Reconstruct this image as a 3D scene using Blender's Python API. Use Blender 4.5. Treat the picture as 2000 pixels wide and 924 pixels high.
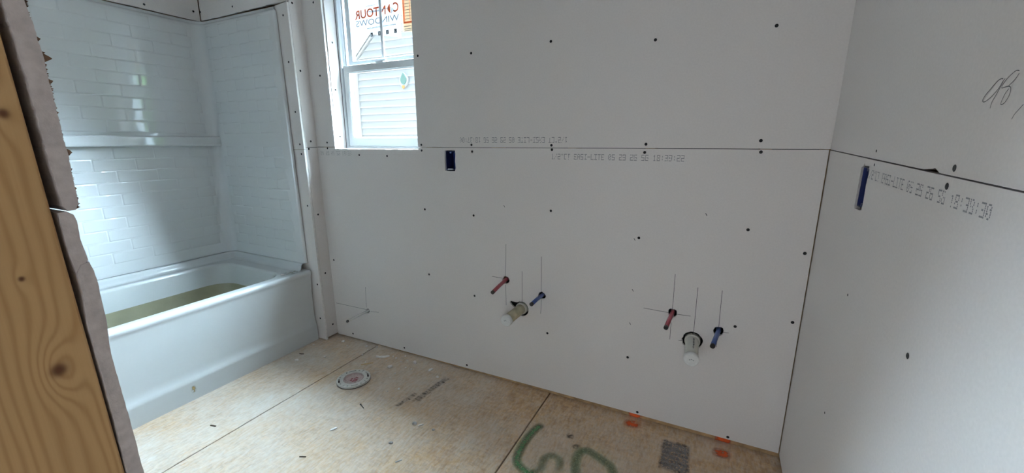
import bpy, bmesh, math, random
from mathutils import Vector, Matrix
from mathutils.geometry import tessellate_polygon

for o in list(bpy.data.objects):
    bpy.data.objects.remove(o, do_unlink=True)
scene = bpy.context.scene
COL = scene.collection
R = math.radians
random.seed(7)

# ------------------------------------------------------------------ camera
cam_d = bpy.data.cameras.new('camera')
cam_d.sensor_width = 36.0
cam_d.lens = 806.0 / 2000.0 * 36.0
cam_d.clip_start = 0.01
cam = bpy.data.objects.new('camera', cam_d)
COL.objects.link(cam)
cam.location = (0, 0, 1.30)
cam.rotation_euler = (R(90 - 12.9), 0, R(26.4))
scene.camera = cam

# ------------------------------------------------------------------ sky, daylight, exposure
world = bpy.data.worlds.new('sky')
scene.world = world
world.use_nodes = True
bg = world.node_tree.nodes['Background']
bg.inputs['Color'].default_value = (0.80, 0.90, 1.0, 1)
bg.inputs['Strength'].default_value = 2.1

sun_d = bpy.data.lights.new('hazy_sun', 'SUN')
sun_d.energy = 480
sun_d.angle = R(113.5)
sun_d.color = (0.66, 0.83, 1.0)
sun = bpy.data.objects.new('hazy_sun', sun_d)
COL.objects.link(sun)
sun.location = (0, 6, 8)
# hazy sun high behind the neighbouring house: light travels towards -y and down
sun.rotation_euler = Vector((0.065, -0.76, -0.63)).to_track_quat('-Z', 'Y').to_euler()

vs = scene.view_settings
vs.view_transform = 'Standard'
vs.look = 'None'
vs.gamma = 1.0
vs.use_curve_mapping = False
vs.exposure = 0.06

# ------------------------------------------------------------------ materials
def new_mat(name):
    m = bpy.data.materials.new(name)
    m.use_nodes = True
    return m, m.node_tree, m.node_tree.nodes['Principled BSDF']

def plain(name, col, rough=0.6, spec=0.5, noise=0.0, scale=40.0, metallic=0.0, bump=0.0):
    m, nt, p = new_mat(name)
    p.inputs['Roughness'].default_value = rough
    p.inputs['Specular IOR Level'].default_value = spec
    p.inputs['Metallic'].default_value = metallic
    p.inputs['Base Color'].default_value = (*col, 1)
    if noise or bump:
        tc = nt.nodes.new('ShaderNodeTexCoord')
        n = nt.nodes.new('ShaderNodeTexNoise')
        n.inputs['Scale'].default_value = scale
        n.inputs['Detail'].default_value = 4
        nt.links.new(tc.outputs['Object'], n.inputs['Vector'])
        if noise:
            r = nt.nodes.new('ShaderNodeValToRGB')
            r.color_ramp.elements[0].position = 0.3
            r.color_ramp.elements[1].position = 0.7
            r.color_ramp.elements[0].color = (*[c * (1 - noise) for c in col], 1)
            r.color_ramp.elements[1].color = (*[min(1, c * (1 + noise)) for c in col], 1)
            nt.links.new(n.outputs['Fac'], r.inputs['Fac'])
            nt.links.new(r.outputs['Color'], p.inputs['Base Color'])
        if bump:
            b = nt.nodes.new('ShaderNodeBump')
            b.inputs['Strength'].default_value = bump
            b.inputs['Distance'].default_value = 0.002
            nt.links.new(n.outputs['Fac'], b.inputs['Height'])
            nt.links.new(b.outputs['Normal'], p.inputs['Normal'])
    return m

M = {}
M['drywall'] = plain('drywall_paper', (0.80, 0.755, 0.73), 0.85, 0.25, noise=0.025, scale=160)
M['gypsum'] = plain('gypsum_core', (0.86, 0.83, 0.80), 0.95, 0.1, noise=0.08, scale=60, bump=0.3)
M['gypsum_edge'] = plain('gypsum_cut_edge', (0.50, 0.465, 0.455), 0.95, 0.1, noise=0.12, scale=140, bump=0.5)
M['torn_paper'] = plain('torn_brown_paper', (0.16, 0.095, 0.06), 0.95, 0.1, noise=0.4, scale=300)
M['screw'] = plain('black_phosphate', (0.006, 0.006, 0.007), 0.55, 0.3)
M['ink'] = plain('grey_ink', (0.27, 0.265, 0.275), 0.9, 0.1)
M['faint_ink'] = plain('faint_grey_ink', (0.40, 0.385, 0.39), 0.9, 0.1)
M['pencil'] = plain('pencil_graphite', (0.10, 0.10, 0.105), 0.6, 0.3)
M['acrylic'] = plain('white_acrylic', (0.76, 0.79, 0.80), 0.06, 0.6)
M['tub_white'] = plain('white_tub_gelcoat', (0.68, 0.71, 0.715), 0.17, 0.5, noise=0.02, scale=5)
M['house_wrap'] = plain('dark_house_wrap', (0.06, 0.06, 0.065), 0.8, 0.2)
M['dark'] = plain('slot_shade_black', (0.02, 0.018, 0.016), 0.95, 0.05)
M['framing'] = plain('framing_lumber', (0.30, 0.20, 0.11), 0.8, 0.2, noise=0.25, scale=30)
M['bottom_plate'] = plain('bottom_plate_lumber', (0.42, 0.27, 0.14), 0.8, 0.2, noise=0.35, scale=22)
M['vinyl'] = plain('window_vinyl', (0.74, 0.78, 0.80), 0.35, 0.45)
M['pvc'] = plain('pvc_pipe', (0.62, 0.60, 0.54), 0.4, 0.4, noise=0.06, scale=25)
M['pvc_dirty'] = plain('pvc_primed', (0.42, 0.37, 0.25), 0.5, 0.4, noise=0.35, scale=22)
M['pvc_cap'] = plain('pvc_cap', (0.80, 0.80, 0.78), 0.4, 0.4, noise=0.05, scale=90)
M['pex_red'] = plain('pex_red', (0.24, 0.040, 0.055), 0.35, 0.45)
M['pex_blue'] = plain('pex_blue', (0.055, 0.095, 0.27), 0.35, 0.45)
M['pex_white'] = plain('pex_white', (0.70, 0.70, 0.68), 0.35, 0.45)
M['pex_end'] = plain('pex_dark_end', (0.03, 0.026, 0.025), 0.5, 0.3)
M['box_blue'] = plain('blue_box_plastic', (0.012, 0.021, 0.10), 0.4, 0.4)
M['flange'] = plain('flange_pvc', (0.62, 0.61, 0.57), 0.45, 0.4, noise=0.08, scale=70)
M['flange_red'] = plain('flange_red_print', (0.24, 0.05, 0.06), 0.6, 0.3)
M['flange_cap'] = plain('flange_test_cap', (0.47, 0.36, 0.34), 0.5, 0.35, noise=0.2, scale=120)
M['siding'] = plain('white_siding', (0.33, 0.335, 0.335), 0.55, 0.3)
M['shingle'] = plain('roof_shingle', (0.12, 0.11, 0.105), 0.9, 0.1, noise=0.3, scale=40)
M['clay'] = plain('red_clay', (0.09, 0.07, 0.055), 0.95, 0.1, noise=0.25, scale=3)
M['bark'] = plain('bark', (0.12, 0.085, 0.06), 0.9, 0.1, noise=0.3, scale=20)
M['leaf'] = plain('leaf', (0.10, 0.20, 0.05), 0.6, 0.3, noise=0.4, scale=3)
M['teal'] = plain('teal_wrap', (0.10, 0.175, 0.15), 0.6, 0.3, noise=0.15, scale=40)
M['amber'] = plain('amber_foam', (0.40, 0.22, 0.08), 0.7, 0.2, noise=0.2, scale=60)
M['orange'] = plain('orange_print', (0.80, 0.13, 0.05), 0.6, 0.2)
M['grey_print'] = plain('grey_print', (0.28, 0.29, 0.31), 0.6, 0.2)
M['black_print'] = plain('black_print', (0.04, 0.04, 0.05), 0.6, 0.2)
M['cream'] = plain('cream_label', (0.60, 0.52, 0.42), 0.7, 0.2)
M['splinter'] = plain('pale_splinter', (0.62, 0.43, 0.22), 0.8, 0.2, noise=0.2, scale=100)
M['dark_wood'] = plain('dark_wood_chip', (0.07, 0.05, 0.035), 0.9, 0.1)
M['grey_scrap'] = plain('grey_paper_scrap', (0.46, 0.45, 0.44), 0.9, 0.1, noise=0.2, scale=80)
M['stain'] = plain('ochre_stain', (0.55, 0.42, 0.22), 0.5, 0.3, noise=0.2, scale=90)

def glass_mat():
    m = bpy.data.materials.new('window_glass')
    m.use_nodes = True
    nt = m.node_tree
    nt.nodes.clear()
    out = nt.nodes.new('ShaderNodeOutputMaterial')
    mix = nt.nodes.new('ShaderNodeMixShader')
    tr = nt.nodes.new('ShaderNodeBsdfTransparent')
    tr.inputs['Color'].default_value = (0.95, 0.98, 0.97, 1)
    gl = nt.nodes.new('ShaderNodeBsdfGlossy')
    gl.inputs['Roughness'].default_value = 0.02
    lw = nt.nodes.new('ShaderNodeLayerWeight')
    lw.inputs['Blend'].default_value = 0.5
    pw = nt.nodes.new('ShaderNodeMath'); pw.operation = 'POWER'; pw.inputs[1].default_value = 4.0
    ad = nt.nodes.new('ShaderNodeMath'); ad.operation = 'MULTIPLY_ADD'; ad.inputs[1].default_value = 0.5; ad.inputs[2].default_value = 0.03
    nt.links.new(lw.outputs['Facing'], pw.inputs[0])
    nt.links.new(pw.outputs[0], ad.inputs[0])
    nt.links.new(ad.outputs[0], mix.inputs[0])
    nt.links.new(tr.outputs[0], mix.inputs[1])
    nt.links.new(gl.outputs[0], mix.inputs[2])
    nt.links.new(mix.outputs[0], out.inputs['Surface'])
    return m
M['glass'] = glass_mat()

def film_mat(name, alpha, col, trans=0.0025):
    m = bpy.data.materials.new(name)
    m.use_nodes = True
    nt = m.node_tree
    nt.nodes.clear()
    out = nt.nodes.new('ShaderNodeOutputMaterial')
    mix = nt.nodes.new('ShaderNodeMixShader')
    mix2 = nt.nodes.new('ShaderNodeMixShader')
    tr = nt.nodes.new('ShaderNodeBsdfTransparent')
    di = nt.nodes.new('ShaderNodeBsdfDiffuse')
    tl = nt.nodes.new('ShaderNodeBsdfTranslucent')
    di.inputs['Color'].default_value = (*col, 1)
    tl.inputs['Color'].default_value = (*col, 1)
    mix2.inputs[0].default_value = trans
    nt.links.new(di.outputs[0], mix2.inputs[1])
    nt.links.new(tl.outputs[0], mix2.inputs[2])
    mix.inputs[0].default_value = alpha
    nt.links.new(tr.outputs[0], mix.inputs[1])
    nt.links.new(mix2.outputs[0], mix.inputs[2])
    nt.links.new(mix.outputs[0], out.inputs['Surface'])
    return m
M['film'] = film_mat('translucent_film', 0.84, (0.88, 0.90, 0.92))
M['label_film'] = film_mat('cream_label_film', 0.85, (0.78, 0.62, 0.46))
M['orange'] = film_mat('orange_print', 1.0, (0.90, 0.16, 0.06), 0.005)
M['grey_print_f'] = film_mat('grey_film_print', 0.9, (0.22, 0.23, 0.26), 0.0022)
M['black_print_f'] = film_mat('black_film_print', 1.0, (0.06, 0.06, 0.08), 0.001)

def osb_mat():
    m, nt, p = new_mat('oriented_strand_board')
    N = nt.nodes.new
    L = nt.links.new
    geo = N('ShaderNodeNewGeometry')
    def mapping(scale, rot=0.0):
        mp = N('ShaderNodeMapping')
        mp.inputs['Scale'].default_value = scale
        mp.inputs['Rotation'].default_value = (0, 0, rot)
        L(geo.outputs['Position'], mp.inputs['Vector'])
        return mp
    v1 = N('ShaderNodeTexVoronoi'); v1.inputs['Scale'].default_value = 1.0
    wv = N('ShaderNodeTexNoise'); wv.inputs['Scale'].default_value = 14; wv.inputs['Detail'].default_value = 2
    L(geo.outputs['Position'], wv.inputs['Vector'])
    def warped(scale, rot):
        mp = mapping(scale, rot)
        va = N('ShaderNodeVectorMath'); va.operation = 'MULTIPLY_ADD'
        va.inputs[1].default_value = (2.2, 2.2, 0.0)
        L(wv.outputs['Color'], va.inputs[0]); L(mp.outputs[0], va.inputs[2])
        return va
    L(warped((95, 26, 1), 0.5).outputs[0], v1.inputs['Vector'])
    v2 = N('ShaderNodeTexVoronoi'); v2.inputs['Scale'].default_value = 1.0
    L(warped((34, 110, 1), 0.9).outputs[0], v2.inputs['Vector'])
    n1 = N('ShaderNodeTexNoise'); n1.inputs['Scale'].default_value = 4.5; n1.inputs['Detail'].default_value = 6
    L(geo.outputs['Position'], n1.inputs['Vector'])
    n2 = N('ShaderNodeTexNoise'); n2.inputs['Scale'].default_value = 2.2; n2.inputs['Detail'].default_value = 5; n2.inputs['Roughness'].default_value = 0.65
    L(mapping((1, 1, 1), 0.8).outputs[0], n2.inputs['Vector'])
    n3 = N('ShaderNodeTexNoise'); n3.inputs['Scale'].default_value = 110; n3.inputs['Detail'].default_value = 3
    L(mapping((1, 0.35, 1), 0.5).outputs[0], n3.inputs['Vector'])
    # strand colours
    mx = N('ShaderNodeMix'); mx.data_type = 'RGBA'
    sep = N('ShaderNodeSeparateColor'); L(v1.outputs['Color'], sep.inputs[0])
    r1 = N('ShaderNodeValToRGB')
    r1.color_ramp.elements[0].color = (0.36, 0.23, 0.13, 1)
    r1.color_ramp.elements[1].color = (0.60, 0.40, 0.225, 1)
    L(sep.outputs[0], r1.inputs['Fac'])
    sep2 = N('ShaderNodeSeparateColor'); L(v2.outputs['Color'], sep2.inputs[0])
    r2 = N('ShaderNodeValToRGB')
    r2.color_ramp.elements[0].color = (0.40, 0.26, 0.15, 1)
    r2.color_ramp.elements[1].color = (0.62, 0.415, 0.235, 1)
    L(sep2.outputs[1], r2.inputs['Fac'])
    gt = N('ShaderNodeMath'); gt.operation = 'GREATER_THAN'; gt.inputs[1].default_value = 0.5
    L(n1.outputs['Fac'], gt.inputs[0])
    mx.inputs[0].default_value = 0.5
    L(r1.outputs[0], mx.inputs[6]); L(r2.outputs[0], mx.inputs[7])
    # rusty / orange blotches in the wood
    blot = N('ShaderNodeValToRGB'); blot.color_ramp.elements[0].position = 0.52; blot.color_ramp.elements[1].position = 0.75
    L(n1.outputs['Fac'], blot.inputs['Fac'])
    mxb = N('ShaderNodeMix'); mxb.data_type = 'RGBA'; mxb.blend_type = 'MIX'
    ms = N('ShaderNodeMath'); ms.operation = 'MULTIPLY'; ms.inputs[1].default_value = 0.55
    L(blot.outputs[0], ms.inputs[0]); L(ms.outputs[0], mxb.inputs[0])
    L(mx.outputs[2], mxb.inputs[6]); mxb.inputs[7].default_value = (0.58, 0.35, 0.155, 1)
    # gypsum dust trodden over the boards, patchy; its tub-side zone also paints window light
    dst = N('ShaderNodeValToRGB'); dst.color_ramp.elements[0].position = 0.38; dst.color_ramp.elements[1].position = 0.68
    L(n2.outputs['Fac'], dst.inputs['Fac'])
    sx = N('ShaderNodeSeparateXYZ'); L(geo.outputs['Position'], sx.inputs[0])
    wob = N('ShaderNodeMath'); wob.operation = 'MULTIPLY_ADD'; wob.inputs[1].default_value = 1.6
    L(n2.outputs['Fac'], wob.inputs[0]); L(sx.outputs[0], wob.inputs[2])
    zone = N('ShaderNodeMapRange'); zone.inputs['From Min'].default_value = -0.10; zone.inputs['From Max'].default_value = -1.00
    zone.inputs['To Min'].default_value = 0.0; zone.inputs['To Max'].default_value = 0.30
    L(wob.outputs[0], zone.inputs['Value'])
    fine = N('ShaderNodeMath'); fine.operation = 'MULTIPLY_ADD'; fine.inputs[1].default_value = 0.9
    L(n3.outputs['Fac'], fine.inputs[0])
    off = N('ShaderNodeMath'); off.operation = 'SUBTRACT'; off.inputs[1].default_value = 0.42
    L(zone.outputs[0], off.inputs[0]); L(off.outputs[0], fine.inputs[2])
    dd = N('ShaderNodeMath'); dd.operation = 'MULTIPLY_ADD'; dd.inputs[1].default_value = 0.55
    L(dst.outputs[0], dd.inputs[0]); L(fine.outputs[0], dd.inputs[2])
    mxd = N('ShaderNodeMix'); mxd.data_type = 'RGBA'; mxd.clamp_factor = True
    L(dd.outputs[0], mxd.inputs[0]); L(mxb.outputs[2], mxd.inputs[6]); mxd.inputs[7].default_value = (0.68, 0.635, 0.58, 1)
    L(mxd.outputs[2], p.inputs['Base Color'])
    p.inputs['Roughness'].default_value = 0.75
    p.inputs['Specular IOR Level'].default_value = 0.25
    b = N('ShaderNodeBump'); b.inputs['Strength'].default_value = 0.25; b.inputs['Distance'].default_value = 0.002
    L(v1.outputs['Distance'], b.inputs['Height']); L(b.outputs[0], p.inputs['Normal'])
    return m
M['osb'] = osb_mat()

def stud_mat(knots):
    """pine: growth rings run up the stud and bow around the knots (world y,z)"""
    m, nt, p = new_mat('pine_stud')
    N = nt.nodes.new
    L = nt.links.new
    geo = N('ShaderNodeNewGeometry')
    sx = N('ShaderNodeSeparateXYZ'); L(geo.outputs['Position'], sx.inputs[0])
    def math_(op, a, b=None):
        n = N('ShaderNodeMath'); n.operation = op
        for i, v in enumerate((a, b)):
            if v is None: continue
            if isinstance(v, (int, float)): n.inputs[i].default_value = v
            else: L(v, n.inputs[i])
        return n.outputs[0]
    mp = N('ShaderNodeMapping'); mp.inputs['Scale'].default_value = (20, 20, 2.6)
    L(geo.outputs['Position'], mp.inputs['Vector'])
    nz = N('ShaderNodeTexNoise'); nz.inputs['Scale'].default_value = 1.0; nz.inputs['Detail'].default_value = 3
    L(mp.outputs[0], nz.inputs['Vector'])
    coord = math_('ADD', sx.outputs[1], math_('MULTIPLY', nz.outputs['Fac'], 0.035))
    dark = None
    for (ky, kz, kr, amp) in knots:
        dy = math_('SUBTRACT', sx.outputs[1], ky)
        dz = math_('SUBTRACT', sx.outputs[2], kz)
        d2 = math_('ADD', math_('POWER', math_('DIVIDE', dy, kr * 2.2), 2.0), math_('POWER', math_('DIVIDE', dz, kr * 5.0), 2.0))
        bow = math_('MULTIPLY', math_('EXPONENT', math_('MULTIPLY', d2, -1.0)), amp)
        coord = math_('ADD', coord, bow)
        r2 = math_('ADD', math_('POWER', math_('DIVIDE', dy, kr), 2.0), math_('POWER', math_('DIVIDE', dz, kr * 1.15), 2.0))
        core = math_('EXPONENT', math_('MULTIPLY', math_('POWER', r2, 1.5), -1.0))
        dark = core if dark is None else math_('MAXIMUM', dark, core)
    rings = math_('MULTIPLY_ADD', math_('SINE', math_('MULTIPLY', coord, 1000.0)), 0.5)
    rings.node.inputs[2].default_value = 0.5
    mp2 = N('ShaderNodeMapping'); mp2.inputs['Scale'].default_value = (900, 900, 14)
    L(geo.outputs['Position'], mp2.inputs['Vector'])
    fz = N('ShaderNodeTexNoise'); fz.inputs['Scale'].default_value = 1.0; fz.inputs['Detail'].default_value = 2
    L(mp2.outputs[0], fz.inputs['Vector'])
    fac = math_('ADD', math_('MULTIPLY', math_('POWER', rings, 2.2), 0.62), math_('MULTIPLY', fz.outputs['Fac'], 0.3))
    rp = N('ShaderNodeValToRGB')
    rp.color_ramp.elements[0].position = 0.05; rp.color_ramp.elements[0].color = (0.44, 0.285, 0.135, 1)
    rp.color_ramp.elements[1].position = 0.95; rp.color_ramp.elements[1].color = (0.32, 0.185, 0.075, 1)
    L(fac, rp.inputs['Fac'])
    mk = N('ShaderNodeMix'); mk.data_type = 'RGBA'; mk.clamp_factor = True
    L(dark, mk.inputs[0]); L(rp.outputs[0], mk.inputs[6]); mk.inputs[7].default_value = (0.10, 0.04, 0.018, 1)
    L(mk.outputs[2], p.inputs['Base Color'])
    p.inputs['Roughness'].default_value = 0.7
    p.inputs['Specular IOR Level'].default_value = 0.2
    return m
M['stud'] = stud_mat([(0.0971, 1.1366, 0.0048, 0.020), (0.0915, 1.2086, 0.0017, 0.004), (0.103, 1.318, 0.003, 0.006)])

def paint_mat(name, col, scale=70.0, cut=0.42, soft=True):
    """sprayed or rubbed pigment: cover from the 'cover' attribute, broken up by grain"""
    m = bpy.data.materials.new(name)
    m.use_nodes = True
    nt = m.node_tree
    p = nt.nodes['Principled BSDF']
    p.inputs['Base Color'].default_value = (*col, 1)
    p.inputs['Roughness'].default_value = 0.8
    p.inputs['Specular IOR Level'].default_value = 0.15
    at = nt.nodes.new('ShaderNodeAttribute'); at.attribute_name = 'cover'
    geo = nt.nodes.new('ShaderNodeNewGeometry')
    n = nt.nodes.new('ShaderNodeTexNoise'); n.inputs['Scale'].default_value = scale; n.inputs['Detail'].default_value = 4
    nt.links.new(geo.outputs['Position'], n.inputs['Vector'])
    r = nt.nodes.new('ShaderNodeValToRGB'); r.color_ramp.elements[0].position = cut - 0.12; r.color_ramp.elements[1].position = cut + 0.18
    nt.links.new(n.outputs['Fac'], r.inputs['Fac'])
    mu = nt.nodes.new('ShaderNodeMath'); mu.operation = 'MULTIPLY'
    nt.links.new(at.outputs['Fac'], mu.inputs[0]); nt.links.new(r.outputs[0], mu.inputs[1])
    nt.links.new(mu.outputs[0], p.inputs['Alpha'])
    return m
M['green_spray'] = paint_mat('green_spray_paint', (0.10, 0.24, 0.11), 140, 0.30)
M['orange_spray'] = paint_mat('orange_marking_paint', (0.72, 0.11, 0.03), 60, 0.34)
M['stamp_grey'] = paint_mat('grey_stamp_ground', (0.30, 0.28, 0.28), 120, 0.36)
M['stamp_black'] = paint_mat('black_stamp_ink', (0.075, 0.068, 0.072), 170, 0.46)
M['smudge'] = paint_mat('brown_smudge', (0.12, 0.075, 0.04), 80, 0.40)

M['film_olive'] = plain('dusty_olive_basin', (0.27, 0.255, 0.165), 0.35, 0.4, noise=0.12, scale=8)
M['dust'] = paint_mat('gypsum_dust', (0.55, 0.50, 0.42), 60, 0.45)
M['ochre_smear'] = paint_mat('ochre_smear', (0.58, 0.43, 0.20), 90, 0.42)

# ------------------------------------------------------------------ mesh helpers
WLOC = {}
def wloc(o):
    return WLOC.get(o.name, Vector((0, 0, 0)))

def link(o, loc, parent=None):
    COL.objects.link(o)
    loc = Vector(loc)
    WLOC[o.name] = loc
    if parent is not None:
        o.parent = parent
        o.location = loc - wloc(parent)
    else:
        o.location = loc
    return o

def empty(name, loc, label=None, cat=None, group=None, kind=None):
    o = bpy.data.objects.new(name, None)
    o.empty_display_size = 0.05
    link(o, loc)
    return tag(o, label, cat, group, kind)

def tag(o, label=None, cat=None, group=None, kind=None):
    if label: o['label'] = label
    if cat: o['category'] = cat
    if group: o['group'] = group
    if kind: o['kind'] = kind
    return o

def mesh_data(name, verts, faces, mat, smooth=False, origin=(0, 0, 0)):
    me = bpy.data.meshes.new(name)
    ox, oy, oz = origin
    me.from_pydata([(v[0] - ox, v[1] - oy, v[2] - oz) for v in verts], [], faces)
    me.materials.append(mat)
    me.validate()
    if smooth:
        for pl in me.polygons: pl.use_smooth = True
    me.update()
    return me

def fix_normals(me):
    bm = bmesh.new(); bm.from_mesh(me)
    bmesh.ops.recalc_face_normals(bm, faces=bm.faces)
    bm.to_mesh(me); bm.free()

def obj(name, verts, faces, mat, parent=None, smooth=False, origin=None, fix=True):
    """world-space geometry -> one mesh object whose origin is the bottom centre of its bounds"""
    if origin is None:
        xs = [v[0] for v in verts]; ys = [v[1] for v in verts]; zs = [v[2] for v in verts]
        origin = ((min(xs) + max(xs)) / 2, (min(ys) + max(ys)) / 2, min(zs))
    me = mesh_data(name, verts, faces, mat, smooth, origin)
    if fix: fix_normals(me)
    return link(bpy.data.objects.new(name, me), origin, parent)

def inst(name, me, loc, parent=None, rot=None, scale=None):
    o = bpy.data.objects.new(name, me)
    link(o, loc, parent)
    if rot is not None: o.rotation_euler = rot
    if scale is not None: o.scale = scale
    return o

class MB:
    def __init__(self): self.v = []; self.f = []
    def add(self, verts, faces):
        b = len(self.v)
        self.v += [tuple(x) for x in verts]
        self.f += [tuple(i + b for i in f) for f in faces]
        return self
    def box(self, x0, x1, y0, y1, z0, z1):
        return self.add([(x0, y0, z0), (x1, y0, z0), (x1, y1, z0), (x0, y1, z0), (x0, y0, z1), (x1, y0, z1), (x1, y1, z1), (x0, y1, z1)],
                        [(0, 3, 2, 1), (4, 5, 6, 7), (0, 1, 5, 4), (1, 2, 6, 5), (2, 3, 7, 6), (3, 0, 4, 7)])
    def build(self, name, mat, parent=None, smooth=False, fix=True):
        return obj(name, self.v, self.f, mat, parent, smooth, fix=fix)

def box(name, x0, x1, y0, y1, z0, z1, mat, parent=None):
    return MB().box(x0, x1, y0, y1, z0, z1).build(name, mat, parent)

def bevel(o, w=0.002, seg=2):
    md = o.modifiers.new('bevel', 'BEVEL'); md.width = w; md.segments = seg; md.limit_method = 'ANGLE'
    return o

def prism_geo(loops, fn, w0, w1):
    """2D loops (outer, then holes) -> solid between w0 and w1; fn(u,v,w)->xyz"""
    polys = [[Vector((u, v, 0)) for u, v in lp] for lp in loops]
    tris = tessellate_polygon(polys)
    flat = [p for lp in loops for p in lp]
    n = len(flat)
    V = [fn(u, v, w0) for u, v in flat] + [fn(u, v, w1) for u, v in flat]
    F = []
    for t in tris:
        F.append(tuple(t)); F.append(tuple(i + n for i in reversed(t)))
    k = 0
    for lp in loops:
        m = len(lp)
        for i in range(m):
            a, b = k + i, k + (i + 1) % m
            F.append((a, b, b + n, a + n))
        k += m
    return V, F

def prism(name, loops, fn, w0, w1, mat, parent=None):
    V, F = prism_geo(loops, fn, w0, w1)
    return obj(name, V, F, mat, parent)

YZ = lambda u, v, w: (w, u, v)     # plane facing x
XZ = lambda u, v, w: (u, w, v)     # plane facing y
XY = lambda u, v, w: (u, v, w)

def circle(cx, cy, r, n=20, jag=0.0, ry=None):
    ry = ry or r
    return [(cx + (r + random.uniform(-jag, jag)) * math.cos(2 * math.pi * i / n),
             cy + (ry + random.uniform(-jag, jag)) * math.sin(2 * math.pi * i / n)) for i in range(n)]

def tube_geo(path, radii, n=16, cap0=True, cap1=True):
    path = [Vector(p) for p in path]
    V = []; F = []
    ref = Vector((0, 0, 1))
    for i, p in enumerate(path):
        d = (path[min(i + 1, len(path) - 1)] - path[max(i - 1, 0)]).normalized()
        a = d.cross(ref if abs(d.dot(ref)) < 0.95 else Vector((1, 0, 0))).normalized()
        b = a.cross(d)
        r = radii[i] if isinstance(radii, (list, tuple)) else radii
        for k in range(n):
            t = 2 * math.pi * k / n
            V.append(tuple(p + a * (r * math.cos(t)) + b * (r * math.sin(t))))
    for i in range(len(path) - 1):
        for k in range(n):
            F.append((i * n + k, i * n + (k + 1) % n, (i + 1) * n + (k + 1) % n, (i + 1) * n + k))
    if cap0: F.append(tuple(reversed(range(n))))
    if cap1: F.append(tuple((len(path) - 1) * n + k for k in range(n)))
    return V, F

def tube(name, path, radii, mat, parent=None, n=16, smooth=True, **kw):
    V, F = tube_geo(path, radii, n, **kw)
    o = obj(name, V, F, mat, parent, smooth)
    if smooth:
        for pl in o.data.polygons:
            if len(pl.vertices) > 4: pl.use_smooth = False
    return o

def stroke_geo(pts, w, fn, lift):
    """thin ribbon along 2D points"""
    V = []; F = []
    n = len(pts)
    for i, p in enumerate(pts):
        a = pts[max(i - 1, 0)]; b = pts[min(i + 1, n - 1)]
        dx, dy = b[0] - a[0], b[1] - a[1]
        l = math.hypot(dx, dy) or 1
        nx, ny = -dy / l * w / 2, dx / l * w / 2
        V.append(fn(p[0] + nx, p[1] + ny, lift)); V.append(fn(p[0] - nx, p[1] - ny, lift))
    for i in range(n - 1):
        F.append((2 * i, 2 * i + 1, 2 * i + 3, 2 * i + 2))
    return V, F

def smooth_pts(pts, k=5):
    out = []
    n = len(pts)
    for i in range(n - 1):
        p0, p1, p2, p3 = pts[max(i - 1, 0)], pts[i], pts[i + 1], pts[min(i + 2, n - 1)]
        for j in range(k):
            t = j / k
            out.append(tuple(0.5 * ((2 * p1[c]) + (-p0[c] + p2[c]) * t + (2 * p0[c] - 5 * p1[c] + 4 * p2[c] - p3[c]) * t * t + (-p0[c] + 3 * p1[c] - 3 * p2[c] + p3[c]) * t ** 3) for c in (0, 1)))
    out.append(tuple(pts[-1]))
    return out

def cover_decal(name, cols, mat, parent, fn, lift):
    """grid of (u,v,cover) columns -> soft-edged paint layer lying on a surface"""
    V = []; F = []; C = []
    m = len(cols[0])
    for c in cols:
        for (u, v, k) in c:
            V.append(fn(u, v, lift)); C.append(k)
    for i in range(len(cols) - 1):
        for j in range(m - 1):
            F.append((i * m + j, i * m + j + 1, (i + 1) * m + j + 1, (i + 1) * m + j))
    o = obj(name, V, F, mat, parent, fix=False)
    a = o.data.attributes.new('cover', 'FLOAT', 'POINT')
    for i, k in enumerate(C): a.data[i].value = k
    return o

def spray_line(name, pts, w, mat, parent, fn, lift, strength=1.0):
    pts = smooth_pts(pts, 6)
    n = len(pts); cols = []
    for i, p in enumerate(pts):
        a = pts[max(i - 1, 0)]; b = pts[min(i + 1, n - 1)]
        dx, dy = b[0] - a[0], b[1] - a[1]
        l = math.hypot(dx, dy) or 1
        e = min(1, min(i, n - 1 - i) / 4.0)
        row = []
        for j in range(7):
            s = (j - 3) / 3.0
            row.append((p[0] - dy / l * w / 2 * s, p[1] + dx / l * w / 2 * s, (1 - abs(s) ** 2.2) * e * strength))
        cols.append(row)
    return cover_decal(name, cols, mat, parent, fn, lift)

def spray_blob(name, cx, cy, rx, ry, mat, parent, fn, lift, strength=1.0, rot=0.0, box_like=2.5):
    cols = []
    for i in range(11):
        row = []
        for j in range(11):
            s, t = (i - 5) / 5.0, (j - 5) / 5.0
            k = max(0.0, 1 - (abs(s) ** box_like + abs(t) ** box_like)) * strength
            x, y = s * rx, t * ry
            row.append((cx + x * math.cos(rot) - y * math.sin(rot), cy + x * math.sin(rot) + y * math.cos(rot), k))
        cols.append(row)
    return cover_decal(name, cols, mat, parent, fn, lift)

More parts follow.
